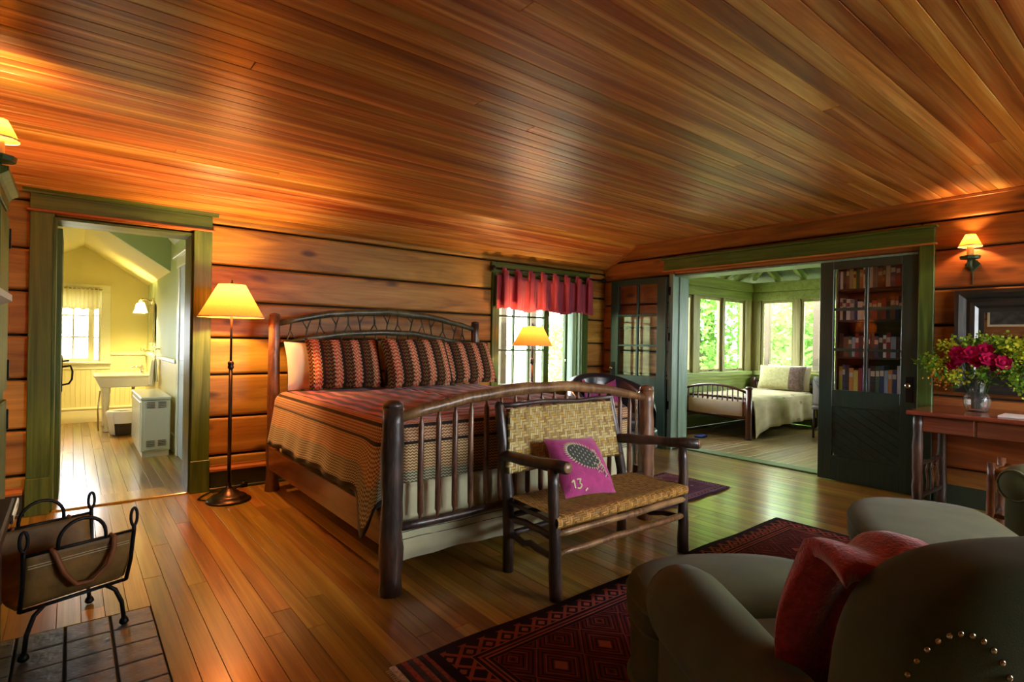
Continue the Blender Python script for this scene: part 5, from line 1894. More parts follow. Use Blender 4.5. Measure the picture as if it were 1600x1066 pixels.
for i, (x, y, z, kx) in enumerate(spots):
    z += 0.05
    nm_, mt_, lb_ = spray[kx]
    f_ = flower_root(nm_, '%s at the %s of the vase bouquet' % (lb_, pos_w[i]), 'filler sprays in the vase')
    mb = MB()
    stem_to(mb, (x, y, z))
    for j in range(5):
        q = (x + rgf.gauss(0, 0.03), y + rgf.gauss(0, 0.035), z + rgf.uniform(-0.01, 0.06))
        mb.tube([(x * 0.9, y * 0.9, z - 0.04), q], 0.0018, 4)
    for j in range(26):
        b0 = Vector((x + rgf.gauss(0, 0.035), y + rgf.gauss(0, 0.04), z + rgf.gauss(-0.02, 0.03)))
        d = Vector((rgf.gauss(0, 1), rgf.gauss(0, 1), rgf.gauss(0.2, 0.6))).normalized()
        u = d.cross(Vector((0.3, 0.2, 1))).normalized()
        mb.add([b0, b0 + d * 0.03 + u * 0.012, b0 + d * 0.06, b0 + d * 0.03 - u * 0.012], [(0, 1, 2, 3)])
    mb.build('stem', 'stem', f_)
    mb = MB()
    for j in range(130):
        c = Vector((x + rgf.gauss(0, 0.034), y + rgf.gauss(0, 0.042), z + rgf.gauss(0.005, 0.034)))
        a = rgf.uniform(0, pi)
        r = rgf.uniform(0.008, 0.015)
        d = Vector((rgf.gauss(0, 1), rgf.gauss(0, 1), rgf.gauss(0, 1))).normalized()
        u = d.cross(Vector((0.31, 0.77, 0.55))).normalized()
        v2 = d.cross(u)
        mb.add([c + u * r, c + v2 * r, c - u * r, c - v2 * r], [(0, 1, 2, 3)])
    mb.build('blossom', mt_, f_)
f_ = flower_root('leafy_sprig', 'long green sprig reaching left out of the vase', 'greenery in the vase')
mb = MB().tube([(0.02, 0.0, 0.03), (-0.01, 0.08, 0.2), (-0.02, 0.24, 0.33), (-0.01, 0.38, 0.36)], 0.003, 5)
for j in range(8):
    b0 = Vector((-0.02, 0.2 + j * 0.025, 0.31 + 0.006 * j))
    d = Vector((rgf.gauss(0, 0.5), 0.7, rgf.choice((-1, 1)) * 0.7)).normalized()
    u = d.cross(Vector((1, 0.1, 0.1))).normalized()
    mb.add([b0, b0 + d * 0.035 + u * 0.009, b0 + d * 0.07, b0 + d * 0.035 - u * 0.009], [(0, 1, 2, 3)])
mb.build('stem', 'stem', f_)

# ---------------------------------------------------------------- bookcase behind the closed door
bc = thing('bookcase', 'dark wooden bookcase seen through the glazed door', 'bookcase', (6.30, 1.93, 0))
M['case_wood'] = wood('dark_case_wood', (0.03, 0.014, 0.008), (0.055, 0.025, 0.013), (0.08, 0.038, 0.02), 'y', 1, 14, rough=0.5, var=0.2)
BH = 2.28
for y in (-0.44, 0.42):
    bx('side_panel', 'case_wood', bc, -0.13, 0.15, y, y + 0.02, 0, BH, 0.003)
bx('back_panel', 'case_wood', bc, 0.14, 0.152, -0.42, 0.42, 0, BH)
SH = [0.06, 0.47, 0.865, 1.215, 1.59, 1.905]
for z in SH + [BH - 0.02]:
    bx('shelf', 'case_wood', bc, -0.125, 0.14, -0.42, 0.42, z - 0.02, z, 0.003)
bkc = {'cream': (0.62, 0.56, 0.42), 'black': (0.02, 0.02, 0.022), 'dark red': (0.28, 0.03, 0.03), 'lime green': (0.45, 0.68, 0.05), 'orange': (0.62, 0.24, 0.04), 'navy blue': (0.03, 0.05, 0.13),
       'white': (0.72, 0.72, 0.68), 'brown': (0.16, 0.07, 0.035), 'grey': (0.24, 0.25, 0.26), 'yellow': (0.65, 0.5, 0.08), 'dark green': (0.04, 0.12, 0.06), 'tan': (0.42, 0.28, 0.14), 'purple': (0.16, 0.06, 0.17), 'pale blue': (0.3, 0.4, 0.5)}
for k_, v_ in bkc.items():
    M['book_' + k_] = plain('book_' + k_.replace(' ', '_'), v_, 0.45, var=0.25, scale=30)
book_me = {}


def book_mesh(cn):
    if cn not in book_me:
        me = MB().box(-0.5, 0.5, -0.5, 0.5, 0, 1).mesh('book_cover', False)
        me.materials.append(M['book_' + cn])
        pg = MB().box(-0.44, 0.49, -0.40, 0.40, 0.015, 1.001).mesh('book_pages', False)
        pg.materials.append(M['paper'])
        lb = MB().box(-0.515, -0.5, -0.42, 0.42, 0.62, 0.82).mesh('spine_label', False)
        lb.materials.append(M['book_' + ('cream' if cn not in ('cream', 'white', 'yellow') else 'dark red')])
        book_me[cn] = (me, pg, lb)
    return book_me[cn]


rows = [(1.905, 'top', ['white', 'black', 'brown', 'tan', 'yellow', 'dark green', 'orange', 'cream', 'white', 'grey', 'brown', 'black', 'cream', 'purple', 'dark red', 'dark red', 'yellow', 'lime green', 'dark green'], 0.215),
        (1.59, 'second', ['cream', 'black', 'white', 'grey', 'navy blue', 'white', 'cream', 'tan', 'black', 'dark red', 'brown', 'dark red', 'black', 'brown', 'navy blue', 'black', 'white'], 0.205),
        (1.215, 'third', ['black', 'brown', 'dark green', 'pale blue', 'dark red', 'black', 'cream', 'black', 'black', 'navy blue', 'black', 'white', 'dark red', 'pale blue', 'black', 'white', 'grey', 'black', 'black'], 0.225),
        (0.865, 'bottom visible', ['lime green', 'navy blue', 'black', 'orange', 'yellow', 'dark red', 'purple', 'grey', 'black', 'dark green', 'navy blue', 'pale blue', 'orange', 'navy blue', 'white', 'cream', 'grey', 'white', 'black', 'purple', 'brown'], 0.255)]
rgk = random.Random(31)
onum = ['first', 'second', 'third', 'fourth', 'fifth', 'sixth', 'seventh', 'eighth', 'ninth', 'tenth', 'eleventh', 'twelfth', 'thirteenth', 'fourteenth', 'fifteenth', 'sixteenth', 'seventeenth', 'eighteenth', 'nineteenth', 'twentieth', 'twenty-first']
for z, sn, colours, hb_ in rows:
    y = 1.93 + 0.41
    for i, cn in enumerate(colours):
        wd = rgk.uniform(0.026, 0.046)
        if y - wd < 1.93 - 0.41:
            break
        hh = hb_ * rgk.uniform(0.82, 1.1)
        dp = rgk.uniform(0.13, 0.17)
        b_ = thing('book', '%s book, %s from the left on the %s shelf of the glazed bookcase' % (cn, onum[i], sn), 'book', (6.30 - 0.11 + dp / 2, y - wd / 2, z + 0.0005), 0, 'books behind the glazed door')
        b_.scale = (dp, wd - 0.002, hh)
        me, pg, lb = book_mesh(cn)
        link('cover', me, b_)
        if rgk.random() < 0.6:
            link('spine_label', lb, b_)
        y -= wd

# ---------------------------------------------------------------- corner armchair
ac = thing('leather_armchair', 'black leather barrel armchair in the corner by the folded door', 'armchair', (4.86, 4.25, 0), R(160))
ac.scale = (1.22, 1.22, 1.0)
soft((0, 0.02, 0.26), (0.34, 0.34, 0.14), 0.3, 0.3).build('seat_base', 'leather_black', ac, True)
soft((0, 0.05, 0.44), (0.28, 0.30, 0.07), 0.4, 0.35).build('seat_cushion', 'leather_black', ac, True)


def barrel(a, b):
    an = pi + (-0.18 + 1.36 * a) * pi
    up = sin(pi * min(1, max(0, a)))
    rr = 0.40 + 0.04 * (b if b < 0.5 else 1 - b)
    h = 0.60 + 0.33 * up ** 0.8
    prof_ = [(0.40, 0.12), (0.42, h - 0.06), (0.40, h), (0.35, h + 0.012), (0.31, h - 0.02), (0.30, h - 0.1), (0.30, 0.35)]
    k = b * (len(prof_) - 1)
    i = min(int(k), len(prof_) - 2)
    f = k - i
    r = prof_[i][0] * (1 - f) + prof_[i + 1][0] * f
    z = prof_[i][1] * (1 - f) + prof_[i + 1][1] * f
    return (r * cos(an), r * sin(an), z)


MB().grid(barrel, 40, 24).build('barrel_back', 'leather_black', ac, True)
for sx in (-0.24, 0.24):
    for sy in (-0.24, 0.26):
        MB().lathe([(0.018, 0), (0.024, 0.13)], 8, (sx, sy, 0)).build('foot', 'desk', ac, True)
_ca, _sa = cos(R(160)), sin(R(160))


def plum(a, b):
    x = -0.22 + 0.44 * a
    y = -0.335 + 0.11 * b + 0.9 * x * x + 0.008 * sin(a * 20)
    z = 0.87 - 0.34 * b - 0.10 * sin(a * pi) * (1 - b) + 0.008 * sin(a * 9)
    return (4.86 + x * _ca - y * _sa, 4.25 + x * _sa + y * _ca, z)


o = MB().grid(plum, 24, 12).build('plum_throw', 'throw_purple', None, True, thick=0.02, center=True)
tag(o, 'plum coloured throw lying in the black leather armchair', 'blanket')
wk = thing('walking_stick', 'polished cane with crook handle behind the right bed post', 'cane', (3.60, 2.86, 0))
MB().tube([(0, 0, 0), (-0.01, 0.0, 0.5), (-0.015, 0, 0.86), (0.0, -0.005, 0.92), (0.04, -0.01, 0.955), (0.075, -0.015, 0.93), (0.08, -0.015, 0.88)], [0.008, 0.010, 0.011, 0.011, 0.011, 0.011, 0.011], 10).build('shaft', 'chrome', wk, True)
MB().lathe([(0.011, 0), (0.011, 0.04), (0.009, 0.05)], 10).build('ferrule', 'iron', wk, True)

# ---------------------------------------------------------------- hearth, stove, mantel, cupboard
he = thing('hearth', 'slate tiled hearth set flush into the plank floor', 'hearth', (0.318, 3.18, -0.022))
MB().box(HEARTH[0] - 0.318, 0, HEARTH[2] - 3.18, 0, 0.0, 0.014).build('grout_bed', 'grout', he)
rgh = random.Random(4)
for i in range(6):
    for j in range(12):
        xa, ya = -0.162 * (i + 1), -0.169 * (j + 1)
        if 0.318 + xa < HEARTH[0] - 0.02:
            continue
        g = 0.0045
        n_ = 4
        zt_ = 0.0235 + rgh.uniform(-0.0015, 0.0015)
        o = MB().box(-0.081 + g, 0.081 - g, -0.0845 + g, 0.0845 - g, 0.0, zt_).build('tile', 'slate', he, bev=0.004, seg=2, loc=(xa + 0.081, ya + 0.0845, 0.0))
sv = thing('iron_stove', 'black cast iron stove at the left edge standing on the hearth', 'stove', (-0.43, 2.35, 0.004))
bx('firebox', 'stove', sv, -0.21, 0.235, -0.46, 0.44, 0.14, 0.60, 0.02, 2)
bx('top_plate', 'stove', sv, -0.24, 0.265, -0.5, 0.62, 0.62, 0.655, 0.012, 2)
bx('plate_rim', 'chrome', sv, 0.262, 0.272, 0.35, 0.63, 0.615, 0.65, 0.004)
MB().box(-0.2, 0.22, -0.44, 0.42, 0.60, 0.62).build('collar', 'stove', sv)
d_ = bx('door', 'stove', sv, 0.235, 0.25, -0.3, 0.25, 0.2, 0.55, 0.01)
MB().tube([(0.008, -0.2, 0), (0.03, -0.2, 0.01), (0.03, -0.2, 0.08)], 0.008, 8).build('handle', 'iron', d_, True)
for sx in (-0.18, 0.2):
    for sy in (-0.4, 0.38):
        MB().lathe([(0.03, 0), (0.02, 0.05), (0.035, 0.15)], 10, (sx, sy, 0)).build('leg', 'stove', sv, True)
MB().tube([(-0.08, 0, 0.65), (-0.08, 0, 0.80), (-0.12, 0, 0.875), (-0.31, 0, 0.89)], 0.07, 16).build('flue', 'stove', sv, True)
mn = thing('mantel_shelf', 'pale painted moulded mantel shelf at the left edge above the stove', 'mantel', (-0.74, 2.15, 1.28))
M['mantel_paint'] = plain('pale_mantel_paint', (0.62, 0.62, 0.58), 0.4, var=0.06)
MB().prism([(0, 0), (0.30, 0), (0.32, 0.04), (0.38, 0.08), (0.40, 0.12), (0.50, 0.145), (0.55, 0.165), (0.55, 0.19), (0, 0.19)], lambda a, b, d: (a, d, b), -1.05, 0.86).build('moulding', 'mantel_paint', mn)
bx('frieze', 'mantel_paint', mn, 0.0, 0.26, -0.95, 0.80, -0.30, 0.0, 0.004)
for y in (-0.9, 0.74):
    bx('corbel', 'mantel_paint', mn, 0.0, 0.22, y - 0.05, y + 0.05, -0.5, -0.3, 0.01)
cp = thing('tall_cupboard', 'tall green cupboard with capped top at the far left', 'cupboard', (-0.49, 3.62, 0))
cp.scale = (1, 1, 1.025)
bx('carcass', 'green', cp, -0.25, 0.215, -0.25, 0.27, 0, 1.90, 0.004)
bx('frieze', 'green', cp, -0.25, 0.225, -0.26, 0.28, 1.90, 1.955, 0.004)
MB().prism([(0, 1.955), (0.225, 1.955), (0.235, 1.97), (0.262, 1.99), (0.262, 2.01), (0, 2.01)], lambda a, b, d: (a, d, b), -0.30, 0.31).build('cap', 'green', cp)
for z0_, z1_ in ((0.12, 0.95), (1.0, 1.86)):
    dd = bx('door', 'green', cp, 0.215, 0.232, -0.21, 0.23, z0_, z1_, 0.004)
    for zz in (z0_ + 0.1, z1_ - 0.1):
        bx('hinge', 'iron', dd, -0.004, 0.016, 0.212, 0.232, zz - (z0_ + z1_) / 2 - 0.05, zz - (z0_ + z1_) / 2 + 0.05, 0.002)
pc = thing('framed_picture', 'small dark landscape in a cream frame above the mantel, seen in the mirror', 'picture', (XL + 0.004, 2.07, 1.70))
for (a0, a1, b0, b1) in ((-0.26, 0.26, 0, 0.035), (-0.26, 0.26, 0.275, 0.31), (-0.26, -0.225, 0.035, 0.275), (0.225, 0.26, 0.035, 0.275)):
    bx('frame_side', 'cream_trim', pc, 0, 0.025, a0, a1, b0, b1, 0.004)
bx('print', 'art', pc, 0.0, 0.012, -0.225, 0.225, 0.035, 0.275)
# ---------------------------------------------------------------- log carrier
lc = thing('log_carrier', 'iron framed leather log carrier standing on the slate hearth', 'log carrier', (-0.025, 3.16, 0.003), R(19.4))
HL_ = 0.185
sprof = [(-0.215, 0.425), (-0.208, 0.37), (-0.19, 0.29), (-0.155, 0.215), (-0.10, 0.185), (0.0, 0.175), (0.10, 0.185), (0.155, 0.215), (0.19, 0.29), (0.208, 0.37), (0.215, 0.425)]


def slingfn(a, b, e=0.0):
    k = b * (len(sprof) - 1)
    i = min(int(k), len(sprof) - 2)
    f = k - i
    y = sprof[i][0] * (1 - f) + sprof[i + 1][0] * f
    z = sprof[i][1] * (1 - f) + sprof[i + 1][1] * f
    return ((a - 0.5) * 0.37, y * (1 + e), z - e * 0.1)


slg = MB().grid(slingfn, 12, 30).build('leather_sling', 'leather_tan', lc, True, thick=0.006)
for s_ in (-1, 1):
    for zz in (0.385, 0.375):
        MB().tube([(-0.18 + i * 0.02, s_ * (0.213 if True else 0), zz) for i in range(19)], 0.0016, 5).build('stitching', 'thread', slg)
    MB().tube([(-0.20, s_ * 0.218, 0.43), (0.20, s_ * 0.218, 0.43)], 0.007, 8).build('rim_bar', 'iron', lc, True)
    MB().tube([(-0.19, s_ * 0.165, 0.195), (0.19, s_ * 0.165, 0.195)], 0.008, 8).build('lower_bar', 'iron', lc, True)
    # carrying hoop
    MB().tube([(-0.085, s_ * 0.219, 0.425)] + [(-0.085 * cos(pi * i / 12), s_ * 0.219, 0.45 + 0.085 * sin(pi * i / 12)) for i in range(13)] + [(0.085, s_ * 0.219, 0.425)], 0.0075, 8).build('hoop', 'iron', lc, True)
    # leather strap loop hanging outside
    st_ = MB()
    path = [(-0.11, s_ * 0.214, 0.435), (-0.10, s_ * 0.228, 0.42), (-0.07, s_ * 0.236, 0.33), (-0.02, s_ * 0.215, 0.26), (0.04, s_ * 0.215, 0.255), (0.09, s_ * 0.23, 0.31), (0.11, s_ * 0.236, 0.38), (0.115, s_ * 0.226, 0.425), (0.10, s_ * 0.214, 0.438)]
    st_.tube(path, [0.010, 0.011, 0.011, 0.010, 0.010, 0.010, 0.011, 0.011, 0.010], 6)
    st_.build('strap', 'leather_red', lc, True)
    for e in (-1, 1):
        # end upright with ring top, curved leg
        MB().tube([(e * 0.19, s_ * 0.165, 0.195), (e * 0.193, s_ * 0.20, 0.30), (e * 0.196, s_ * 0.218, 0.43), (e * 0.196, s_ * 0.218, 0.45)], 0.009, 8).build('upright', 'iron', lc, True)
        MB().tube([(e * 0.196 + 0.013 * sin(2 * pi * i / 14), s_ * 0.218, 0.49 - 0.04 * cos(2 * pi * i / 14)) for i in range(15)], 0.0065, 8, False).build('end_loop', 'iron', lc, True)
        MB().tube([(e * 0.11, s_ * 0.165, 0.195), (e * 0.145, s_ * 0.17, 0.165), (e * 0.17, s_ * 0.175, 0.10), (e * 0.178, s_ * 0.178, 0.025)], 0.009, 8).lathe([(0.013, 0.0), (0.02, 0.008), (0.017, 0.02), (0.010, 0.032)], 10, (e * 0.179, s_ * 0.178, 0)).build('leg', 'iron', lc, True)

# ---------------------------------------------------------------- daybed on the porch
db = thing('daybed', 'dark wooden spindle daybed standing on the porch', 'bed', (8.3, 4.42, 0))
GL = lambda x, y, z: (x - 8.3, y - 4.42, z)
M['mahogany'] = plain('dark_mahogany', (0.10, 0.03, 0.02), 0.3, var=0.3, coat=0.4)
ga = arch(3.9, 4.94, 0.64, 0.735, 0)
for y in (3.90, 4.93):
    MB().tube([GL(7.32, y, 0), GL(7.32, y, 0.70)], [0.042, 0.042], 12).lathe([(0.044, 0.70), (0.05, 0.715), (0.044, 0.735), (0.01, 0.74)], 12, GL(7.32, y, 0)).build('post', 'mahogany', db, True)
    MB().tube([GL(9.38, y, 0), GL(9.38, y, 0.75)], 0.042, 12).build('post', 'mahogany', db, True)
MB().tube([GL(7.32, 3.92 + i * 0.1, ga(3.92 + i * 0.1)) for i in range(11)], 0.018, 8).build('foot_arch_rail', 'mahogany', db, True)
MB().tube([GL(7.32, 3.92, 0.30), GL(7.32, 4.92, 0.30)], 0.022, 8).build('foot_low_rail', 'mahogany', db, True)
for i in range(12):
    y = 3.985 + i * 0.079
    MB().tube([GL(7.32, y, 0.30), GL(7.32, y, ga(y))], 0.011, 8).build('spindle', 'mahogany', db, True)
for y in (3.90, 4.93):
    bx('side_rail', 'mahogany', db, 7.34 - 8.3, 9.36 - 8.3, y - 4.42 - 0.015, y - 4.42 + 0.015, 0.22, 0.34, 0.004)
MB().tube([GL(9.38, 3.92, 0.70), GL(9.38, 4.92, 0.70)], 0.02, 8).build('head_rail', 'mahogany', db, True)
for i in range(12):
    y = 3.985 + i * 0.079
    MB().tube([GL(9.38, y, 0.30), GL(9.38, y, 0.70)], 0.011, 8).build('head_spindle', 'mahogany', db, True)
soft((0, 0, 0.41), (1.0, 0.50, 0.135), 0.2, 0.15).build('mattress', 'linen', db, True)


def coverlet_mat():
    t = NT('cream_coverlet')
    v = t.n('ShaderNodeTexVoronoi')
    t.put(v.inputs['Vector'], t.coord('UV'))
    v.inputs['Scale'].default_value = 3.4
    ring = t.math('LESS_THAN', t.math('ABSOLUTE', t.math('SUBTRACT', v.outputs[0], 0.13)), 0.05)
    n = t.noise(t.coord('UV'), 4, 3)
    base = t.ramp(n, [(0.3, (0.40, 0.33, 0.19)), (0.7, (0.58, 0.50, 0.30))])
    t.bump(t.noise(t.coord('UV'), 90, 2), 0.3, 0.004)
    return t.fin(t.mix(t.math('MULTIPLY', ring, 0.6), base, (0.10, 0.08, 0.07)), 0.9, 0, 0, 0.2)


M['coverlet'] = coverlet_mat()


def covfn(a, b):
    x = 7.40 + 1.93 * a
    seq = [(4.90, 0.40), (4.93, 0.52), (4.88, 0.565), (4.4, 0.575), (3.96, 0.565), (3.885, 0.53), (3.865, 0.42), (3.86, 0.27), (3.855, 0.14)]
    k = b * (len(seq) - 1)
    i = min(int(k), len(seq) - 2)
    f = k - i
    y = seq[i][0] * (1 - f) + seq[i + 1][0] * f
    z = seq[i][1] * (1 - f) + seq[i + 1][1] * f
    if b > 0.65:
        kk = (b - 0.65) / 0.35
        y += 0.02 * sin(a * 34) * kk - 0.02 * kk
        z -= (0.12 * math.exp(-(a / 0.09) ** 2) - 0.03 * a) * kk
    return (x, y, z)


o = MB().grid(covfn, 60, 24, lambda a, b: (a * 1.93, b * 1.6)).build('coverlet', 'coverlet', None, True, thick=0.008, center=True)
tag(o, 'cream coverlet with small dark rings on the porch daybed', 'bedspread')
pw1 = cushion(0.72, 0.42, 0.17, 16).build('daybed_pillow', 'linen', None, True)
pw1.location = (9.10, 4.33, 0.585)
pw1.rotation_euler = (R(-20), 0, R(-82))
M['olive_linen'] = fabric('olive_figured_linen', (0.48, 0.46, 0.20), var=0.3, scale=30)
pw1.data.materials[0] = M['olive_linen']
tag(pw1, 'olive figured pillow with brown end leaning on the daybed', 'pillow')
M['brown_print'] = fabric('brown_floral_print', (0.09, 0.05, 0.035), var=0.5, scale=30, c2=(0.20, 0.13, 0.09))
pe = cushion(0.725, 0.422, 0.175, 16)
keep = [f for f in pe.f if sum(pe.v[i][0] for i in f) / len(f) > 0.125]
used_ = sorted({i for f in keep for i in f})
remap = {i: n_ for n_, i in enumerate(used_)}
pe.v, pe.f, pe.uv = [pe.v[i] for i in used_], [tuple(remap[i] for i in f) for f in keep], {}
pe.build('brown_end_panel', 'brown_print', pw1, True)
pw2 = cushion(0.70, 0.42, 0.14, 14).build('daybed_pillow', 'pillow_white', None, True)
pw2.location = (9.24, 4.28, 0.585)
pw2.rotation_euler = (R(-16), 0, R(-86))
tag(pw2, 'white pillow behind the olive pillow on the daybed', 'pillow')
sc_ = thing('wicker_side_chair', 'wicker chair partly hidden behind the closed glazed door', 'chair', (8.55, 3.28, 0))
for sx in (-0.2, 0.2):
    for sy in (-0.2, 0.2):
        MB().tube([(sx, sy, 0), (sx, sy, 0.42)], 0.018, 8).build('leg', 'cane_dark', sc_, True)
soft((0, 0, 0.43), (0.24, 0.24, 0.04), 0.4, 0.3).build('seat', 'cane_dark', sc_, True)
MB().grid(lambda a, b: (0.22 * cos(pi * a * 1.1 - 0.16), 0.05 + 0.22 * sin(pi * a * 1.1 - 0.16), 0.45 + b * (0.18 + 0.24 * sin(pi * a))), 20, 6).build('wicker_back', 'cane_dark', sc_, True, thick=0.02)
tr_ = thing('small_table', 'small white round table beside the daybed', 'table', (9.10, 3.56, 0))
MB().lathe([(0.19, 0.74), (0.20, 0.75), (0.20, 0.765), (0.19, 0.77)], 24).build('top', 'white_paint', tr_, True)
MB().tube([(0, 0, 0.02), (0, 0, 0.74)], 0.018, 10).build('column', 'cane_dark', tr_, True)
MB().lathe([(0.15, 0.0), (0.15, 0.012), (0.03, 0.03)], 20).build('foot', 'cane_dark', tr_, True)
M['blue_plastic'] = plain('blue_cover', (0.02, 0.06, 0.32), 0.4)
o = thing('blue_book', 'small blue book lying on the porch floor under the daybed', 'book', (6.98, 4.42, 0), R(12))
bx('cover', 'blue_plastic', o, -0.09, 0.09, -0.06, 0.06, 0.0, 0.028, 0.003)
bx('pages', 'paper', o, -0.085, 0.093, -0.058, 0.062, 0.004, 0.024)

# ---------------------------------------------------------------- bathroom things
cbn = thing('white_cabinet', 'white metal cabinet with louvred vents in the bathroom', 'cabinet', (0.725, 7.62, 0))
bx('plinth', 'white_paint', cbn, -0.12, 0.125, -0.535, 0.54, 0, 0.06)
bx('body', 'white_paint', cbn, -0.135, 0.135, -0.545, 0.56, 0.06, 0.615, 0.004)
bx('top', 'white_paint', cbn, -0.143, 0.14, -0.56, 0.57, 0.615, 0.645, 0.006)
bx('front_panel', 'white_paint', cbn, -0.105, 0.125, -0.552, -0.545, 0.075, 0.60, 0.003)
for gz in (0.115, 0.53):
    for gx in (-0.085, 0.02):
        for k in range(4):
            bx('louvre', 'bronze', cbn, gx, gx + 0.075, -0.556, -0.551, gz + k * 0.018, gz + k * 0.018 + 0.006)
bx('side_door', 'white_paint', cbn, -0.142, -0.135, -0.5, 0.5, 0.09, 0.59, 0.003)

sk_ = thing('console_sink', 'white porcelain console sink on turned legs', 'sink', (0.575, 9.50, 0))
bx('deck', 'porcelain', sk_, -0.34, 0.335, -0.38, 0.38, 0.735, 0.765, 0.012, 2)
MB().prism([(-0.33, 0.735), (0.335, 0.735), (0.335, 0.60), (-0.27, 0.60), (-0.29, 0.64)], lambda a, b, d: (a, d, b), -0.36, 0.36).build('basin_apron', 'porcelain', sk_, bev=0.008)
for y in (-0.30, 0.30):
    MB().lathe([(0.035, 0), (0.04, 0.02), (0.022, 0.05), (0.025, 0.10), (0.033, 0.35), (0.042, 0.48), (0.036, 0.50), (0.048, 0.53), (0.048, 0.60)], 16, (-0.20, y, 0)).build('leg', 'porcelain', sk_, True)
fc = MB().lathe([(0.03, 0.765), (0.02, 0.78), (0.016, 0.85), (0.022, 0.87), (0.008, 0.885)], 12, (0.22, 0, 0)).tube([(0.22, 0, 0.84), (0.15, 0, 0.86), (0.10, 0, 0.845), (0.09, 0, 0.815)], 0.012, 8)
for y in (-0.11, 0.11):
    fc.lathe([(0.025, 0.765), (0.014, 0.785), (0.014, 0.82), (0.02, 0.83)], 10, (0.22, y, 0)).tube([(0.19, y, 0.835), (0.25, y, 0.835)], 0.007, 6).tube([(0.22, y - 0.03, 0.835), (0.22, y + 0.03, 0.835)], 0.007, 6)
fc.build('faucet', 'chrome', sk_, True)
MB().tube([(0.12, 0, 0.60), (0.12, 0, 0.42), (0.2, 0, 0.38), (0.33, 0, 0.40)], 0.02, 8).build('drain_pipe', 'chrome', sk_, True)
MB().tube([(-0.27, -0.30, 0.56), (-0.29, -0.30, 0.3), (-0.28, -0.30, 0.02)], 0.01, 6).build('supply_pipe', 'chrome', sk_, True)

wb = thing('waste_basket', 'dark wicker waste basket with white liner under the sink', 'basket', (0.53, 8.86, 0))
MB().lathe([(0.10, 0), (0.115, 0.02), (0.15, 0.30), (0.155, 0.31), (0.145, 0.31), (0.11, 0.03)], 20).build('wicker_body', 'cane_dark', wb, True)
MB().lathe([(0.150, 0.16), (0.157, 0.29), (0.162, 0.315), (0.15, 0.322), (0.14, 0.30)], 20, cap=False).build('liner', 'paper', wb, True)
MB().grid(lambda a, b: ((0.125 + 0.045 * b) * cos(2.4 + a * 1.7) * (1 + 0.03 * sin(a * 20)), (0.125 + 0.045 * b) * sin(2.4 + a * 1.7), 0.01 + 0.30 * b), 14, 5).build('liner_flap', 'paper', wb, True, thick=0.003)

bs = thing('bath_sconce', 'nickel two light sconce with glass shades over the sink', 'lamp', (BX1 - 0.02, 9.45, 1.80))
MB().lathe([(0.05, 0), (0.055, 0.01), (0.03, 0.025)], 14).build('wall_rose', 'chrome', bs, True).rotation_euler = (0, R(-90), 0)
M['opal'] = shade_mat('opal_glass_shade', (0.96, 0.9, 0.72), 0.7)
for y in (-0.16, 0.16):
    MB().tube([(-0.02, 0, 0), (-0.10, y * 0.6, 0.03), (-0.15, y, 0.02), (-0.15, y, -0.02)], 0.009, 8).build('arm', 'chrome', bs, True)
    MB().lathe([(0.028, -0.03), (0.04, -0.06), (0.055, -0.13), (0.075, -0.17)], 18, (-0.15, y, 0), cap=False).build('shade', 'opal', bs, True)
    point((-0.15, y, -0.11), 70, (1.0, 0.74, 0.26), 0.03, bs)
bm = thing('bath_mirror', 'tilted bathroom mirror in a slim nickel frame above the sink', 'mirror', (BX1 - 0.015, 9.45, 1.20))
bx('frame', 'chrome', bm, -0.02, 0.0, -0.26, 0.26, 0.0, 0.56, 0.004)
bx('mirror_glass', 'mirror', bm, -0.024, -0.0205, -0.24, 0.24, 0.02, 0.54)
gs = thing('glass_shelf', 'nickel railed glass shelf below the bathroom mirror', 'shelf', (BX1 - 0.01, 9.45, 1.09))
bx('glass_plate', 'glass', gs, -0.13, -0.005, -0.24, 0.24, 0.0, 0.008)
MB().tube([(-0.13, -0.24, 0.03), (-0.13, 0.24, 0.03)], 0.005, 6).tube([(0, -0.22, -0.005), (-0.13, -0.22, -0.005), (-0.13, -0.22, 0.03)], 0.007, 6).tube([(0, 0.22, -0.005), (-0.13, 0.22, -0.005), (-0.13, 0.22, 0.03)], 0.007, 6).build('rail', 'chrome', gs, True)
tm = MB().lathe([(0.03, 0), (0.036, 0.09), (0.034, 0.09), (0.028, 0.004)], 14, (BX1 - 0.08, 9.33, 1.0985)).build('tumbler', 'glass', None, True, center=True)
tag(tm, 'small tumbler standing on the bathroom glass shelf', 'glass')
tr2 = thing('towel_ring', 'nickel towel ring on the bathroom side wall', 'towel ring', (BX1 - 0.005, 8.72, 1.13))
MB().tube([(0, 0, 0), (-0.06, 0, 0)], 0.009, 8).lathe([(0.022, -0.005), (0.022, 0.005)], 10, (0, 0, 0)).build('bracket', 'chrome', tr2, True)
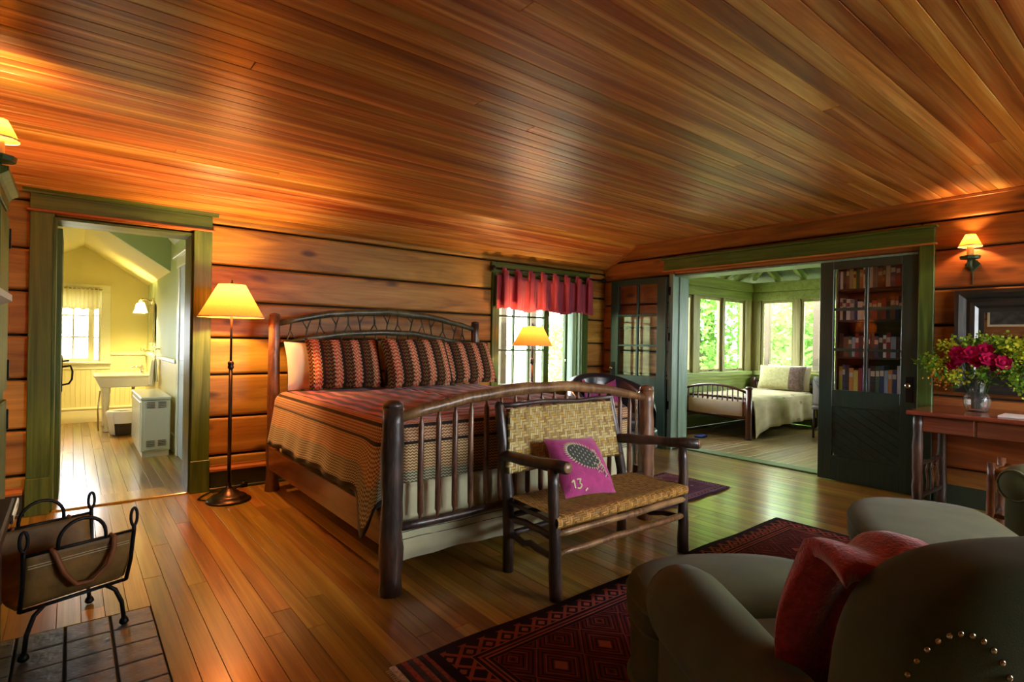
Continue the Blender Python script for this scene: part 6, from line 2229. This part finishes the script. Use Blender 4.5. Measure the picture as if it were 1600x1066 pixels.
MB().tube([(-0.055, 0.08 * sin(2 * pi * i / 20), -0.08 + 0.08 * cos(2 * pi * i / 20)) for i in range(21)], 0.006, 6, False).build('ring', 'chrome', tr2, True)
o = MB().grid(lambda a, b: (BX1 - 0.045 - 0.04 * abs(2 * b - 1) ** 0.5 * (1 if b < 0.5 else -0.3) - 0.02 + 0.012 * sin(a * 15), 8.72 + (a - 0.5) * (0.10 + 0.26 * abs(2 * b - 1)), 0.99 - abs(2 * b - 1) * (0.36 if b < 0.5 else 0.30) + 0.01), 22, 20).build('hand_towel', 'towel', None, True, thick=0.012, center=True)
tag(o, 'pale green hand towel hanging from the towel ring', 'towel')
o = thing('bath_valance', 'gathered cream valance over the bathroom window', 'curtain', (-0.02, BY1 - 0.06, 1.68))
MB().grid(lambda a, b: (-0.42 + 0.76 * a, 0.018 * sin(a * 95) * (0.4 + 0.6 * (1 - b)), b * 0.33 + 0.008 * sin(a * 40) * (1 - b)), 120, 6).build('cloth', 'bath_curtain', o, True, thick=0.002)
MB().tube([(-0.45, 0.0, 0.30), (0.37, 0.0, 0.30)], 0.008, 8).build('rod', 'chrome', o, True)
# towel rail on the wall beside the cabinet
tr3 = thing('grab_bar', 'cream bar on the wall behind the white cabinet', 'rail', (BX1 - 0.012, 7.75, 0.55))
MB().tube([(0, -0.3, 0), (-0.05, -0.3, 0), (-0.05, 0.3, 0), (0, 0.3, 0)], 0.01, 8).build('bar', 'cream_trim', tr3, True)
for y in (-0.3, 0.3):
    MB().lathe([(0.02, 0), (0.02, 0.008)], 10, (-0.004, y, -0.004)).build('flange', 'cream_trim', tr3, True)

# a floor lamp just left of the picture; the closed door's panes mirror it
floor_lamp('floor lamp with orange shade beside the tall green cupboard, mirrored in the glazed door', (-0.52, 4.16, 0), 1.87, 0.12, 0.20, 0.25, 30, 0.13)
floor_lamp('unseen bronze lamp added behind the green chairs to light the ceiling', (4.7, -0.95, 0), 1.73, 0.12, 0.24, 0.26, 95)  # extra lamp out of view, added to brighten the front right ceiling
